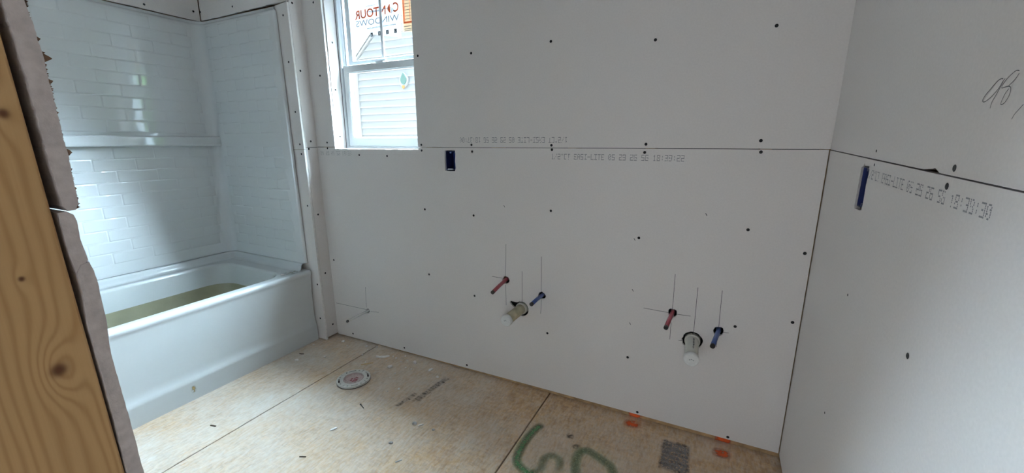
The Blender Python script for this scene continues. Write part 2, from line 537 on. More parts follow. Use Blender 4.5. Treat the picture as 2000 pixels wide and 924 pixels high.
# ------------------------------------------------------------------ measured layout (metres; camera stands in the doorway at x=0, y=0)
YB = 1.843          # drywall face of the window wall
XR = 0.348          # drywall face of the right wall
FZ = -0.014         # top of the subfloor
CZ = 2.50           # ceiling
def xl(z): return -2.272 - 0.014 * z          # face of the small return beside the tub
def zr(y): return 1.272 - 0.0313 * (YB - y)   # sheet joint on the right wall
DT = 0.0127
SCREWS_UP = [(-1.462, 1.737), (-1.137, 1.721), (-0.723, 1.734), (-0.278, 1.696), (0.132, 1.702), (-1.466, 1.285), (-1.146, 1.286), (-0.71, 1.285), (-0.286, 1.291), (0.13, 1.305), (-2.198, 2.087), (-2.201, 1.688), (-2.196, 1.297)]
SCREWS_LO = [(-1.466, 1.255), (-1.143, 1.252), (-0.707, 1.265), (-0.289, 1.257), (0.135, 1.263), (-1.463, 0.93), (-1.142, 0.92), (-0.706, 0.977), (-0.288, 0.886), (0.126, 0.962), (-1.455, 0.547), (-1.147, 0.467), (-0.711, 0.337), (-0.301, 0.302), (0.125, 0.549), (0.322, 0.889), (0.319, 0.607), (-1.933, 1.224), (-1.716, 1.222), (-2.125, 0.01), (-1.678, 0.013), (-1.21, 0.016), (-0.238, 0.001), (0.152, 0.003), (-2.198, 1.262), (-2.241, 0.533)]
NICKS = [(-0.298, 0.639), (-0.3, 0.475), (-0.028, 1.011), (-0.958, 0.982), (-0.305, 0.877)]
SCREWS_RUP = [(0.942, 1.258), (1.349, 1.278)]
SCREWS_RLO = [(0.953, 1.227), (1.344, 1.244), (1.356, 0.894), (0.951, 0.913), (1.359, 0.527)]
SCREWS_STRIP = [(-2.339, 2.012), (-2.336, 1.76), (-2.327, 1.477), (-2.319, 1.286), (-2.315, 1.228), (-2.311, 0.906), (-2.301, 0.383), (-2.31, 0.141)]
SCREWS_RET = [(1.783, 2.082), (1.786, 1.714), (1.801, 1.304), (1.781, 1.258), (1.793, 0.845), (1.796, 0.45), (1.809, 0.079)]
PENCIL = [(-0.95, 0.784, -0.954, 0.609), (-0.953, 0.563, -0.949, 0.448), (-0.857, 0.651, -0.856, 0.482), (-0.751, 0.743, -0.749, 0.557), (-0.748, 0.516, -0.75, 0.437), (-1.035, 0.597, -0.972, 0.597), (-0.125, 0.742, -0.123, 0.576), (-0.031, 0.696, -0.029, 0.475), (0.062, 0.698, 0.065, 0.534), (-0.246, 0.563, -0.138, 0.561), (-0.106, 0.56, -0.048, 0.562), (-0.124, 0.517, -0.123, 0.435), (-0.087, 0.439, -0.062, 0.44), (0.082, 0.514, 0.105, 0.515), (0.064, 0.467, 0.064, 0.441), (-1.973, 0.386, -1.978, 0.244), (-2.261, 0.225, -1.975, 0.229), (-1.944, 0.221, -1.873, 0.23)]
SCRIBBLE = [[(0.864, 1.387), (0.868, 1.388), (0.876, 1.386), (0.887, 1.379), (0.899, 1.37), (0.905, 1.363), (0.902, 1.359), (0.894, 1.36), (0.881, 1.366), (0.871, 1.374), (0.864, 1.383), (0.859, 1.387)], [(0.862, 1.385), (0.866, 1.376), (0.871, 1.368), (0.878, 1.357), (0.879, 1.348)], [(0.83, 1.393), (0.833, 1.394), (0.839, 1.394), (0.85, 1.389), (0.859, 1.382), (0.862, 1.375), (0.855, 1.375), (0.845, 1.375), (0.84, 1.372), (0.839, 1.363), (0.844, 1.355), (0.849, 1.352), (0.854, 1.352), (0.854, 1.356), (0.85, 1.366), (0.844, 1.372)], [(0.829, 1.39), (0.835, 1.383), (0.846, 1.376)], [(0.802, 1.348), (0.809, 1.342), (0.816, 1.336), (0.819, 1.33)]]
ALC_LEFT = [(1.704, 2.123), (1.439, 2.094)]
ALC_END = [(-3.138, 2.128), (-2.794, 2.116)]
REVEAL = [(1.892, 1.875), (1.884, 1.608), (1.887, 1.332)]
CRUMBS = [(-1.894, 1.826), (-1.962, 1.802), (-1.924, 1.771), (-1.902, 1.705), (-1.325, 1.711), (-1.565, 1.586), (-1.447, 1.524), (-1.485, 1.477), (-1.571, 1.636), (-1.517, 1.713), (-1.558, 1.714), (-1.649, 1.817), (-1.606, 1.781), (-1.629, 1.753), (-1.684, 1.773), (-1.714, 1.779), (-1.716, 1.72), (-1.82, 1.651), (-2.085, 1.753), (-2.297, 1.663), (-2.094, 1.583), (-2.156, 1.782)]
BIG = [(-1.769, 1.752), (-1.646, 1.677), (-1.54, 1.776), (-1.408, 1.757), (-2.218, 1.48), (-1.498, 1.136), (-1.193, 1.185), (-1.184, 1.336), (-1.151, 1.34), (-1.077, 1.341), (-1.796, 1.642), (-2.263, 1.546), (-2.029, 0.9), (-1.475, 0.955), (-1.09, 1.118), (-1.508, 1.321)]
GREEN = [[(-0.631, 1.611), (-0.648, 1.566), (-0.658, 1.51), (-0.661, 1.445), (-0.656, 1.385), (-0.64, 1.337), (-0.617, 1.32), (-0.6, 1.313)], [(-0.537, 1.353), (-0.545, 1.4), (-0.531, 1.43), (-0.505, 1.436), (-0.478, 1.417)], [(-0.397, 1.375), (-0.413, 1.424), (-0.423, 1.484), (-0.411, 1.52), (-0.387, 1.532), (-0.35, 1.52), (-0.305, 1.5), (-0.281, 1.487), (-0.26, 1.443)]]
ORANGE = [(-0.252, 1.799), (0.131, 1.776)]
JUP = [(0.125, 1.3909), (0.1254, 1.387), (0.1257, 1.3811), (0.1266, 1.3779), (0.1267, 1.3759), (0.1268, 1.3691), (0.1272, 1.3643), (0.1277, 1.3588), (0.1279, 1.3546), (0.1276, 1.3489), (0.1277, 1.3432), (0.1278, 1.3374), (0.128, 1.3309), (0.1282, 1.2969), (0.1287, 1.2891), (0.1281, 1.2792), (0.1281, 1.2712), (0.1282, 1.2631), (0.1281, 1.256), (0.1259, 1.2517), (0.1218, 1.2513)] 
JUPL = [(0.1153, 1.3882), (0.1151, 1.3843), (0.1153, 1.3779), (0.1161, 1.3689), (0.1165, 1.3602), (0.1168, 1.3515), (0.1176, 1.3419), (0.1176, 1.3307), (0.1184, 1.2808), (0.119, 1.272), (0.1195, 1.2611), (0.1192, 1.2552)]
JLA = [(0.1165, 1.2505), (0.121, 1.2509), (0.1241, 1.2483), (0.1251, 1.2422), (0.1245, 1.2302), (0.1257, 1.2198), (0.1261, 1.2134), (0.1242, 1.2113), (0.1211, 1.2106), (0.1184, 1.2051), (0.1175, 1.2126), (0.1168, 1.2269), (0.1166, 1.2417)]
JLB = [(0.1215, 1.2107), (0.1262, 1.2118), (0.1276, 1.2046), (0.1282, 1.1948), (0.128, 1.1796), (0.1281, 1.1663), (0.1261, 1.136), (0.1279, 1.0781), (0.129, 1.0209), (0.1188, 1.0293), (0.1189, 1.0802), (0.1181, 1.1289), (0.1172, 1.1639), (0.1189, 1.1893), (0.1184, 1.2041)]
TUFT = [(0.1272, 1.377), (0.129, 1.3682), (0.1283, 1.36), (0.1324, 1.3565), (0.1303, 1.341), (0.1289, 1.3288), (0.1315, 1.2929), (0.1296, 1.2806), (0.1295, 1.2671), (0.1288, 1.2554), (0.1255, 1.243)]


def two_mat_prism(name, loops, fn, w0, w1, mat, side, parent=None):
    o = prism(name, loops, fn, w0, w1, mat, parent)
    o.data.materials.append(side)
    nt_ = sum(1 for _ in tessellate_polygon([[Vector((u, v, 0)) for u, v in lp] for lp in loops])) * 2
    for i, pl in enumerate(o.data.polygons):
        if i >= nt_: pl.material_index = 1
    return o

def ragged(a, b, n, amp, keep=True):
    """points from a towards b (excluding b) with small jitter across"""
    out = []
    dx, dy = b[0] - a[0], b[1] - a[1]
    l = math.hypot(dx, dy)
    for i in range(n):
        t = i / n
        j = 0 if i == 0 else random.uniform(-amp, amp)
        out.append((a[0] + dx * t - dy / l * j, a[1] + dy * t + dx / l * j))
    return out

# screw: countersunk black head in a small dimple (axis +z, seen from +z)
def screw_mesh():
    V = []; F = []
    n = 12
    prof = [(0.0062, 0.0003), (0.0050, 0.0010), (0.0042, 0.0009), (0.0020, 0.0004)]
    for r, z in prof:
        for k in range(n):
            t = 2 * math.pi * k / n
            V.append((r * math.cos(t), r * math.sin(t), z))
    for i in range(len(prof) - 1):
        for k in range(n):
            F.append((i * n + k, i * n + (k + 1) % n, (i + 1) * n + (k + 1) % n, (i + 1) * n + k))
    F.append(tuple((len(prof) - 1) * n + k for k in range(n)))
    return mesh_data('screw', V, F, M['screw'])
SCREW = screw_mesh()
FACE_MY = (R(90), 0, 0)      # +z -> -y
FACE_PX = (0, R(90), 0)      # +z -> +x
FACE_MX = (0, R(-90), 0)     # +z -> -x
def screws(pts, parent, fn, rot):
    for u, v in pts:
        inst('screw', SCREW, fn(u, v), parent, rot)

FONT = {
 '0': '01110 10001 10011 10101 11001 10001 01110', '1': '00100 01100 00100 00100 00100 00100 01110',
 '2': '11111 00001 00001 11111 10000 10000 11111', '3': '11111 00001 00001 01111 00001 00001 11111',
 '4': '10001 10001 10001 11111 00001 00001 00001', '5': '11111 10000 10000 11111 00001 00001 11111',
 '6': '11111 10000 10000 11111 10001 10001 11111', '7': '11111 00001 00010 00100 00100 00100 00100',
 '8': '11111 10001 10001 01110 10001 10001 11111', '9': '11111 10001 10001 11111 00001 00001 11111',
 '/': '00001 00001 00010 00100 01000 10000 10000', '"': '01010 01010 00000 00000 00000 00000 00000',
 'C': '11111 10000 10000 10000 10000 10000 11111', 'T': '11111 00100 00100 00100 00100 00100 00100',
 'E': '11111 10000 10000 11110 10000 10000 11111', 'A': '01110 10001 10001 11111 10001 10001 10001',
 'S': '11111 10000 10000 11111 00001 00001 11111', 'I': '11111 00100 00100 00100 00100 00100 11111',
 '-': '00000 00000 00000 11111 00000 00000 00000', 'L': '10000 10000 10000 10000 10000 10000 11111',
 'G': '11111 10000 10000 10111 10001 10001 11111', ':': '00000 00100 00100 00000 00100 00100 00000', ' ': ''}
def dot_print(name, text, place, pitch, height, mat, parent, wear=0.07):
    """ink-jet line of dots; place(s,t) maps run length and height to world"""
    V = []; F = []
    rng = random.Random(len(text) * 3 + int(pitch * 1e5))
    cw = pitch / 6.2; ch = height / 7.0
    for i, c in enumerate(text):
        rows = FONT[c].split()
        for r, row in enumerate(rows):
            for k, b in enumerate(row):
                if b == '1' and rng.random() > wear:
                    s = i * pitch + k * cw; t = height - (r + 1) * ch
                    b0 = len(V)
                    V += [place(s, t + ch * 0.1), place(s + cw * 0.92, t + ch * 0.1), place(s + cw * 0.92, t + ch * 0.9), place(s, t + ch * 0.9)]
                    F.append((b0, b0 + 1, b0 + 2, b0 + 3))
    return obj(name, V, F, mat, parent, fix=False)

# ------------------------------------------------------------------ FLOOR
floor = MB().box(-4.3, 2.3, -3.8, 2.0, -0.30, -0.034).build('floor', M['framing'])
tag(floor, kind='structure')
edges = [-4.30, -3.13, -1.911, -0.694, 0.525, 1.744, 2.3]
panels = []
for i in range(len(edges) - 1):
    g = 0.0028
    for (y0, y1) in ((-0.62, 1.945), (-3.8, -0.624)):
        p = box('subfloor_panel', edges[i] + g, edges[i + 1] - g, y0, y1, -0.034, FZ, M['osb'], floor)
        bevel(p, 0.0015, 1)
        if y1 > 0: panels.append(p)
pan = panels[3]     # sheet under the basins
fl = lambda u, v, w: (u, v, FZ + w)
def more(pts): return pts
green = GREEN
green[0] += [(-0.57, 1.305), (-0.535, 1.318)]
green[1] = [(-0.55, 1.31)] + green[1] + [(-0.465, 1.36)]
green[2] = [(-0.40, 1.33)] + green[2] + [(-0.262, 1.38), (-0.30, 1.33), (-0.36, 1.315), (-0.40, 1.33)]
for i, s in enumerate(green):
    spray_line('green_spray_letter', s, (0.05, 0.045, 0.052)[i], M['green_spray'], pan, fl, 0.0006 + 0.0001 * i, (0.75, 0.45, 0.6)[i])
for cx, cy in ORANGE:
    spray_blob('orange_paint_mark', cx, cy, 0.042, 0.034, M['orange_spray'], pan, fl, 0.0006, 0.8, rot=0.1)
spray_blob('brown_smudge', -0.49, 1.585, 0.020, 0.022, M['smudge'], pan, fl, 0.0006, 0.8, rot=0.4)
spray_blob('brown_smudge', -0.445, 1.535, 0.022, 0.016, M['smudge'], pan, fl, 0.0006, 0.7, rot=0.9)
# mill stamps printed on the sheets
def stamp(cx, cy, w, h, rot, parent, rows, seed, ground=0.8):
    rng = random.Random(seed)
    if ground:
        spray_blob('mill_stamp_ground', cx, cy, w / 2, h / 2, M['stamp_grey'], parent, fl, 0.0005, ground, rot, 8)
    cs, sn = math.cos(rot), math.sin(rot)
    for r in range(rows):
        v = -h / 2 + h * (r + 0.5) / rows
        u = -w / 2 + rng.uniform(0, 0.1) * w
        while u < w / 2 - 0.01:
            l = rng.uniform(0.008, 0.03)
            if rng.random() < 0.72:
                x, y = u + l / 2, v
                spray_blob('mill_stamp_ink', cx + x * cs - y * sn, cy + x * sn + y * cs, l * 0.6, h / rows * rng.uniform(0.3, 0.55), M['stamp_black'], parent, fl, 0.0008, rng.uniform(0.3, 0.75), rot, 2.5)
            u += l * 1.15
stamp(-0.048, 1.665, 0.125, 0.20, 0.02, pan, 8, 4, 0.8)
stamp(-1.285, 1.60, 0.038, 0.27, -0.10, panels[2], 14, 9, 0.35)
stamp(-1.345, 1.47, 0.03, 0.14, -0.10, panels[2], 8, 3, 0.25)

# ------------------------------------------------------------------ CEILING
ceil = box('ceiling', -4.3, 2.3, -3.8, 2.02, CZ, CZ + 0.15, M['drywall'])
tag(ceil, kind='structure')

# ------------------------------------------------------------------ BACK (WINDOW) WALL
WX0, WX1, WZ0, WZ1 = -2.130, -1.490, 1.259, 2.235
wb = prism('wall_back', [[(-4.3, FZ - 0.2), (2.3, FZ - 0.2), (2.3, CZ + 0.1), (-4.3, CZ + 0.1)], [(WX0, WZ0 - 0.005), (WX1, WZ0 - 0.005), (WX1, WZ1), (WX0, WZ1)]],
           XZ, YB + 0.102, YB + 0.118, M['house_wrap'])
tag(wb, kind='structure')
ys = YB + DT
up = two_mat_prism('drywall_panel', [
    [(xl(1.27), 1.271), (-2.131, 1.271)] + ragged((-2.131, 1.271), (-2.138, WZ1), 22, 0.0012)[1:] +
    [(-2.138, WZ1), (WX1, WZ1)] + ragged((WX1, WZ1), (WX1, 1.273), 22, 0.0010)[1:] + [(WX1, 1.273), (0.3485, 1.2755), (0.3485, CZ), (xl(CZ), CZ)]],
    XZ, YB, ys, M['drywall'], M['gypsum'], wb)
HOLES = {
 'red1': circle(-0.951, 0.590, 0.0205, 16, 0.0025), 'blue1': circle(-0.745, 0.537, 0.0205, 16, 0.0025),
 'red2': circle(-0.122, 0.562, 0.0200, 16, 0.0025), 'blue2': circle(0.066, 0.516, 0.0205, 16, 0.0025),
 'white': circle(-1.970, 0.221, 0.0165, 12, 0.003), 'dr2': circle(-0.031, 0.449, 0.0415, 24, 0.003),
 'box': [(-1.314, 1.150), (-1.293, 1.148), (-1.252, 1.149), (-1.247, 1.165), (-1.249, 1.20), (-1.246, 1.24), (-1.248, 1.256), (-1.27, 1.257), (-1.272, 1.262), (-1.275, 1.257), (-1.312, 1.256), (-1.315, 1.22)]}
d1 = []
for k in range(40):
    t = 2 * math.pi * k / 40
    dt = abs((t - math.radians(158) + math.pi) % (2 * math.pi) - math.pi)
    r = 0.0405 + 0.036 * math.exp(-(dt / 0.26) ** 2) + random.uniform(-0.001, 0.001)
    d1.append((-0.859 + r * math.cos(t), 0.444 + r * math.sin(t)))
HOLES['dr1'] = d1
HOLES = {k: v for k, v in HOLES.items()}
low = two_mat_prism('drywall_panel', [
    [(xl(0), -0.004), (-1.5, 0.004), (-0.7, 0.011), (0.3435, 0.015), (0.3435, 1.273), (WX1, 1.2705)] + [(WX1, WZ0)] +
    ragged((WX1, WZ0), (WX0, WZ0), 26, 0.0016)[1:] + [(WX0, WZ0), (WX0, 1.2685), (xl(1.27), 1.2675)]] + list(HOLES.values()),
    XZ, YB, ys, M['drywall'], M['gypsum'], wb)
fy = lambda u, v: (u, YB, v)
screws(SCREWS_UP, up, fy, FACE_MY)
screws([(u, max(v, 0.026)) for u, v in SCREWS_LO], low, fy, FACE_MY)
TXT = '1/2"CT EASI-LITE 05 29 26 SG '
EPS = 0.0005
dot_print('sheet_print', TXT + '18:39:22', lambda s, t: (-0.709 + s, YB - EPS, 1.2215 + t + 0.001 * s), 0.581 / 37, 0.0255, M['ink'], low)
dot_print('sheet_print', TXT + '18:37:00', lambda s, t: (-0.633 - s, YB - EPS, 1.3225 - t + 0.001 * s), 0.586 / 37, 0.0265, M['ink'], up, 0.12)
dot_print('sheet_print', '05 29 26 SG 18:39', lambda s, t: (-2.262 + s, YB - EPS, 1.2205 + t), 0.0157, 0.0245, M['faint_ink'], low, 0.3)
for (x0, z0, x1, z1) in PENCIL:
    V, F = stroke_geo([(x0, z0), ((x0 + x1) / 2 + random.uniform(-1, 1) * 0.001, (z0 + z1) / 2), (x1, z1)], 0.0020, lambda u, v, w: (u, w, v), YB - EPS)
    obj('pencil_line', V, F, M['pencil'], low, fix=False)
for (x, z) in NICKS:
    V, F = stroke_geo([(x - 0.004, z + 0.005), (x, z), (x + 0.002, z - 0.005)], 0.0028, lambda u, v, w: (u, w, v), YB - EPS)
    obj('nick', V, F, M['pencil'], low, fix=False)
bp = box('bottom_plate', xl(0) - 0.05, XR + 0.02, ys + 0.001, ys + 0.088, FZ, 0.030, M['bottom_plate'], wb)
bevel(bp, 0.003, 1)
for cx in (-0.25, 0.135):
    spray_blob('orange_paint_mark', cx, 0.002, 0.036, 0.018, M['orange_spray'], bp, lambda u, v, w: (u, w, v), ys + 0.0004, 0.9, box_like=6)
for sx in (-2.26, -1.86, -1.455, -1.05, -0.645, -0.30, 0.12, 0.32):
    if WX0 - 0.02 < sx < WX1 + 0.02: continue
    box('stud', sx + 0.012, sx + 0.05, ys + 0.001, YB + 0.101, 0.031, CZ, M['framing'], wb)
# window reveal: drywall returns and sill
for nm, a in (('reveal_panel', (WX0 - 0.013, WX0 + 0.001, ys + 0.003, 1.929, WZ0 - 0.003, WZ1)), ('reveal_panel', (WX1 - 0.001, WX1 + 0.013, ys + 0.003, 1.929, WZ0 - 0.003, WZ1)),
              ('reveal_panel', (WX0 + 0.002, WX1 - 0.002, ys + 0.003, 1.929, WZ0 - 0.013, WZ0 + 0.002)), ('reveal_panel', (WX0 + 0.002, WX1 - 0.002, ys + 0.003, 1.929, WZ1 - 0.001, WZ1 + 0.012))):
    rp_ = box(nm, *a, M['drywall'], wb)
    if a[1] == WX0 + 0.001:
        screws(REVEAL, rp_, lambda u, v: (WX0 + 0.001, u, v), FACE_PX)
# torn white paper fuzz along the cut sill edge
mb = MB()
for k in range(70):
    x = random.uniform(WX0, WX1); s = random.uniform(0.002, 0.006)
    mb.add([(x, YB - 0.0006, WZ0 + 0.001), (x + s, YB - 0.0006, WZ0 + 0.001), (x + s * 0.6, YB - 0.0012, WZ0 - s * random.uniform(0.3, 0.9))], [(0, 1, 2)])
tag(mb.build('torn_edge_paper', M['gypsum'], low, fix=False), kind='stuff')

# ------------------------------------------------------------------ RIGHT WALL
wr = box('wall_right', XR + 0.102, XR + 0.118, 0.0, 1.945, FZ - 0.2, CZ + 0.1, M['framing'])
tag(wr, kind='structure')
yend = 0.02
rup = two_mat_prism('drywall_panel', [[(yend, zr(yend) + 0.0015), (0.99, zr(0.99) + 0.0015), (1.012, zr(1.01) + 0.0085), (1.022, zr(1.02) + 0.006), (1.06, zr(1.06) + 0.0018), (YB - 0.001, zr(YB) + 0.0015), (YB - 0.001, CZ), (yend, CZ)]],
                    YZ, XR, XR + DT, M['drywall'], M['gypsum_edge'], wr)
rlo = two_mat_prism('drywall_panel', [[(yend, -0.002), (YB + 0.008, 0.006), (YB + 0.008, zr(YB) - 0.001), (yend, zr(yend) - 0.001)],
                                      [(1.380, 1.124), (1.395, 1.121), (1.442, 1.120), (1.4475, 1.128), (1.446, 1.18), (1.448, 1.232), (1.43, 1.238), (1.424, 1.245), (1.418, 1.238), (1.382, 1.239), (1.377, 1.22), (1.381, 1.19), (1.378, 1.15)]],
                    YZ, XR, XR + DT, M['drywall'], M['gypsum_edge'], wr)
fx = lambda u, v: (XR, u, v)
screws([SCREWS_RUP[0]], rup, fx, FACE_MX)
screws([SCREWS_RLO[0], SCREWS_RLO[3]], rlo, fx, FACE_MX)
for p_, par in ((SCREWS_RUP[1], rup), (SCREWS_RLO[1], rlo), (SCREWS_RLO[2], rlo), (SCREWS_RLO[4], rlo)):
    o_ = inst('screw', SCREW, fx(*p_), par, FACE_MX, (0.6, 0.6, 0.6))
dot_print('sheet_print', TXT + '18:38:30', lambda s, t: (XR - EPS, 1.379 - s, 1.2085 + t - 0.030 * s), 0.572 / 37, 0.0235, M['ink'], rlo, 0.14)
for s in SCRIBBLE:
    V, F = stroke_geo(smooth_pts(s, 5), 0.0012, lambda u, v, w: (w, u, v), XR - EPS)
    obj('pencil_scribble', V, F, M['pencil'], rup, fix=False)
box('bottom_plate', XR + DT + 0.001, XR + DT + 0.088, 0.02, 1.94, FZ, 0.03, M['bottom_plate'], wr)

# ------------------------------------------------------------------ TUB ALCOVE: short return, end wall, left wall
we = box('wall_tub_end', -3.30, -2.35, 1.800, 1.815, FZ, CZ, M['framing'])
tag(we, kind='structure')
YS = 1.745
def ret_panel(z0, z1):
    V, F = prism_geo([[(YS + DT + 0.004, z0), (YB + 0.004, z0), (YB + 0.004, z1), (YS + DT + 0.004, z1)]], lambda u, v, w: (xl(v) + w, u, v), -DT, 0.0)
    return obj('drywall_panel', V, F, M['drywall'], we)
r_lo = ret_panel(0.004, 1.2655)
r_up = ret_panel(1.268, CZ)
fr = lambda u, v: (xl(v), u, v)
screws([p for p in SCREWS_RET if p[1] > 1.267], r_up, fr, FACE_PX)
screws([p for p in SCREWS_RET if p[1] < 1.267], r_lo, fr, FACE_PX)
def xs(z): return -2.362 - 0.030 * max(0, z - 0.50)      # hidden edge of the narrow strip
s_lo = two_mat_prism('drywall_panel', [[(-2.46, -0.006), (xl(0) + 0.003, -0.008), (xl(1.26) + 0.003, 1.2535), (-2.46, 1.252)]], XZ, YS, YS + DT, M['drywall'], M['gypsum'], we)
s_up = two_mat_prism('drywall_panel', [[(-2.46, 1.2545), (xl(1.26) + 0.003, 1.256), (xl(2.07) + 0.003, 2.078), (-2.46, 2.066)]], XZ, YS, YS + DT, M['drywall'], M['gypsum'], we)
fs = lambda u, v: (u, YS, v)
screws([p for p in SCREWS_STRIP if p[1] > 1.255], s_up, fs, FACE_MY)
screws([p for p in SCREWS_STRIP if p[1] < 1.255], s_lo, fs, FACE_MY)
e_up = two_mat_prism('drywall_panel', [[(-3.141, 2.076)] + ragged((-3.10, 2.074), (xl(2.1), 2.082), 30, 0.0015) + [(xl(2.1), 2.082), (xl(CZ), CZ), (-3.141, CZ)]], XZ, YS - 0.003, YS + DT - 0.004, M['drywall'], M['gypsum_edge'], we)
screws(ALC_END, e_up, lambda u, v: (u, YS - 0.003, v), FACE_MY)
# dark gap strip between the end sheets and the surround comes from the open joint itself
wl = box('wall_left', -3.30, -3.28, -0.1, 1.945, FZ - 0.2, CZ + 0.1, M['framing'])
tag(wl, kind='structure')
l_up = two_mat_prism('drywall_panel', [[(0.135, 2.070)] + ragged((0.2, 2.070), (1.738, 2.070), 40, 0.0012)[1:] + [(1.738, 2.070), (1.738, CZ), (0.135, CZ)]], YZ, -3.145 - DT, -3.145, M['drywall'], M['gypsum_edge'], wl)
screws(ALC_LEFT, l_up, lambda u, v: (-3.145, u, v), FACE_PX)

# ------------------------------------------------------------------ FRONT WALL (the doorway the picture is taken from)
XJ = -0.42
wf = box('wall_front', -3.30, -0.460, 0.030, 0.1135, FZ, CZ, M['framing'])
tag(wf, kind='structure')
jamb = prism('stud', [[(0.025, FZ), (0.118 + 0.021 * 1.03 + 0.0005, FZ), (0.1182 - 0.021 * (CZ - 1.03), CZ), (0.025, CZ)]], YZ, XJ - 0.038, XJ, M['stud'], wf)
bevel(jamb, 0.0015, 2)
def clean(pts): return pts
def jag(pts, n, amp):
    out = []
    for a, b in zip(pts, pts[1:]):
        k = max(1, int(math.hypot(a[0] - b[0], a[1] - b[1]) / n))
        out += ragged(a, b, k, amp)
    return out + [pts[-1]]
upl = list(reversed(JUPL))
loopU = jag([(0.1285, CZ), (0.1270, 1.60), (0.1253, 1.40)] + JUP, 0.0022, 0.00028) + jag(upl + [(0.1155, 1.45), (0.1155, CZ)], 0.0022, 0.0005)
pu = prism('drywall_panel', [loopU], YZ, XJ - 0.06, XJ + 0.001, M['gypsum_edge'], wf)
pa = prism('drywall_panel', [jag(JLA, 0.003, 0.00015)], YZ, XJ - 0.06, XJ + 0.0005, M['gypsum_edge'], wf)
lb = [p for p in JLB]
loopB = jag(lb[:9] + [(0.1292, 0.6), (0.1292, FZ + 0.012), (0.1192, FZ + 0.012), (0.1192, 0.6)] + lb[9:], 0.003, 0.0002)
pb = prism('drywall_panel', [loopB], YZ, XJ - 0.06, XJ + 0.0015, M['gypsum_edge'], wf)
box('drywall_panel', -3.14, XJ - 0.061, 0.1155, 0.1282, 0.005, 1.2495, M['drywall'], wf)
box('drywall_panel', -3.14, XJ - 0.061, 0.1155, 0.1282, 1.2515, CZ, M['drywall'], wf)
box('drywall_panel', -3.14, xl(0), 0.1290, 0.1935, 0.005, CZ, M['drywall'], wf)
box('drywall_panel', -3.30, XJ - 0.005, 0.012, 0.0247, 0.005, CZ, M['drywall'], wf)
# torn brown paper tufts hanging on the sawn edge
rng = random.Random(5)
for (ty, tz) in TUFT:
    s = 0.0024
    base_y = ty - 0.0045
    pts = [(base_y, tz + s * rng.uniform(0.8, 1.4)), (ty - 0.0012, tz + s * rng.uniform(0.3, 0.7)), (ty, tz + rng.uniform(-0.3, 0.3) * s), (ty - 0.0010, tz - s * 0.5), (ty - 0.0018, tz - s * rng.uniform(0.6, 1.0)), (base_y, tz - s * rng.uniform(0.9, 1.5))]
    prism('torn_paper', [pts], YZ, XJ - 0.004, XJ - 0.0005, M['torn_paper'], pu)
mb = MB()
for k in range(150):
    z = rng.uniform(1.253, 1.40); s = rng.uniform(0.0006, 0.0016)
    y = 0.1276 + (0.0006 if z < 1.36 else -0.0014)
    V, F = prism_geo([[(y - 0.0015, z + s), (y + s * rng.uniform(0.4, 1.0), z + rng.uniform(-s, s) * 0.5), (y - 0.0015, z - s)]], YZ, XJ - 0.003, XJ - 0.0007)
    mb.add(V, F)
tag(mb.build('paper_fuzz', M['torn_paper'], pu), kind='stuff')
# header over the doorway and the jamb at the right wall
box('door_header', -0.458, XR + 0.1, 0.025, 0.1145, 2.10, CZ, M['framing'], wf)
box('trimmer_stud', XR + DT + 0.001, XR + 0.10, -0.02, 0.018, FZ, CZ, M['framing'], wf)

# ------------------------------------------------------------------ the room behind the camera
rb = prism('wall_rear', [[(-3.30, FZ), (2.3, FZ), (2.3, CZ), (-3.30, CZ)], [(-2.4, 0.05), (1.9, 0.05), (1.9, 2.35), (-2.4, 2.35)]], XZ, -3.8, -3.68, M['drywall']); tag(rb, kind='structure')  # unseen wide opening, added and sized to let in fill light
wrr = box('wall_rear_right', 2.18, 2.3, -3.68, 0.02, FZ, CZ, M['drywall']); tag(wrr, kind='structure')
wrf = box('wall_rear_front', XR + 0.13, 2.18, -0.02, 0.10, FZ, CZ, M['drywall']); tag(wrf, kind='structure')
prism('wall_rear_left', [[(-3.8, FZ), (0.03, FZ), (0.03, CZ), (-3.8, CZ)], [(-2.6, 0.6), (-0.9, 0.6), (-0.9, 2.1), (-2.6, 2.1)]], YZ, -3.30, -3.18, M['drywall'])['kind'] = 'structure'  # its unseen window hole is added for more fill light

# ------------------------------------------------------------------ WINDOW
win = empty('window_1', ((WX0 + WX1) / 2, 1.96, WZ0), kind='structure')
def ring(name, x0, x1, z0, z1, l, r, b, t, y0, y1, mat, parent, bev=0.003):
    o = prism(name, [[(x0, z0), (x1, z0), (x1, z1), (x0, z1)], [(x0 + l, z0 + b), (x1 - r, z0 + b), (x1 - r, z1 - t), (x0 + l, z1 - t)]], XZ, y0, y1, mat, parent)
    return bevel(o, bev, 2)
ring('window_frame', WX0 + 0.003, WX1 - 0.003, WZ0 + 0.003, WZ1 - 0.003, 0.016, 0.016, 0.012, 0.02, 1.9295, 2.01, M['vinyl'], win)
ring('frame_track', WX0 + 0.020, WX1 - 0.020, WZ0 + 0.016, WZ1 - 0.022, 0.012, 0.012, 0.004, 0.006, 1.9605, 1.967, M['vinyl'], win, 0.001)
sl = ring('lower_sash', WX0 + 0.027, WX1 - 0.027, 1.274, 1.748, 0.034, 0.034, 0.050, 0.040, 1.934, 1.960, M['vinyl'], win)
box('glass_pane', WX0 + 0.059, WX1 - 0.059, 1.945, 1.949, 1.322, 1.71, M['glass'], sl)
ring('glazing_bead', WX0 + 0.060, WX1 - 0.060, 1.3235, 1.7085, 0.006, 0.006, 0.006, 0.006, 1.938, 1.946, M['vinyl'], sl, 0.001)
su = ring('upper_sash', WX0 + 0.040, WX1 - 0.040, 1.722, 2.20, 0.036, 0.036, 0.055, 0.035, 1.9675, 1.992, M['vinyl'], win)
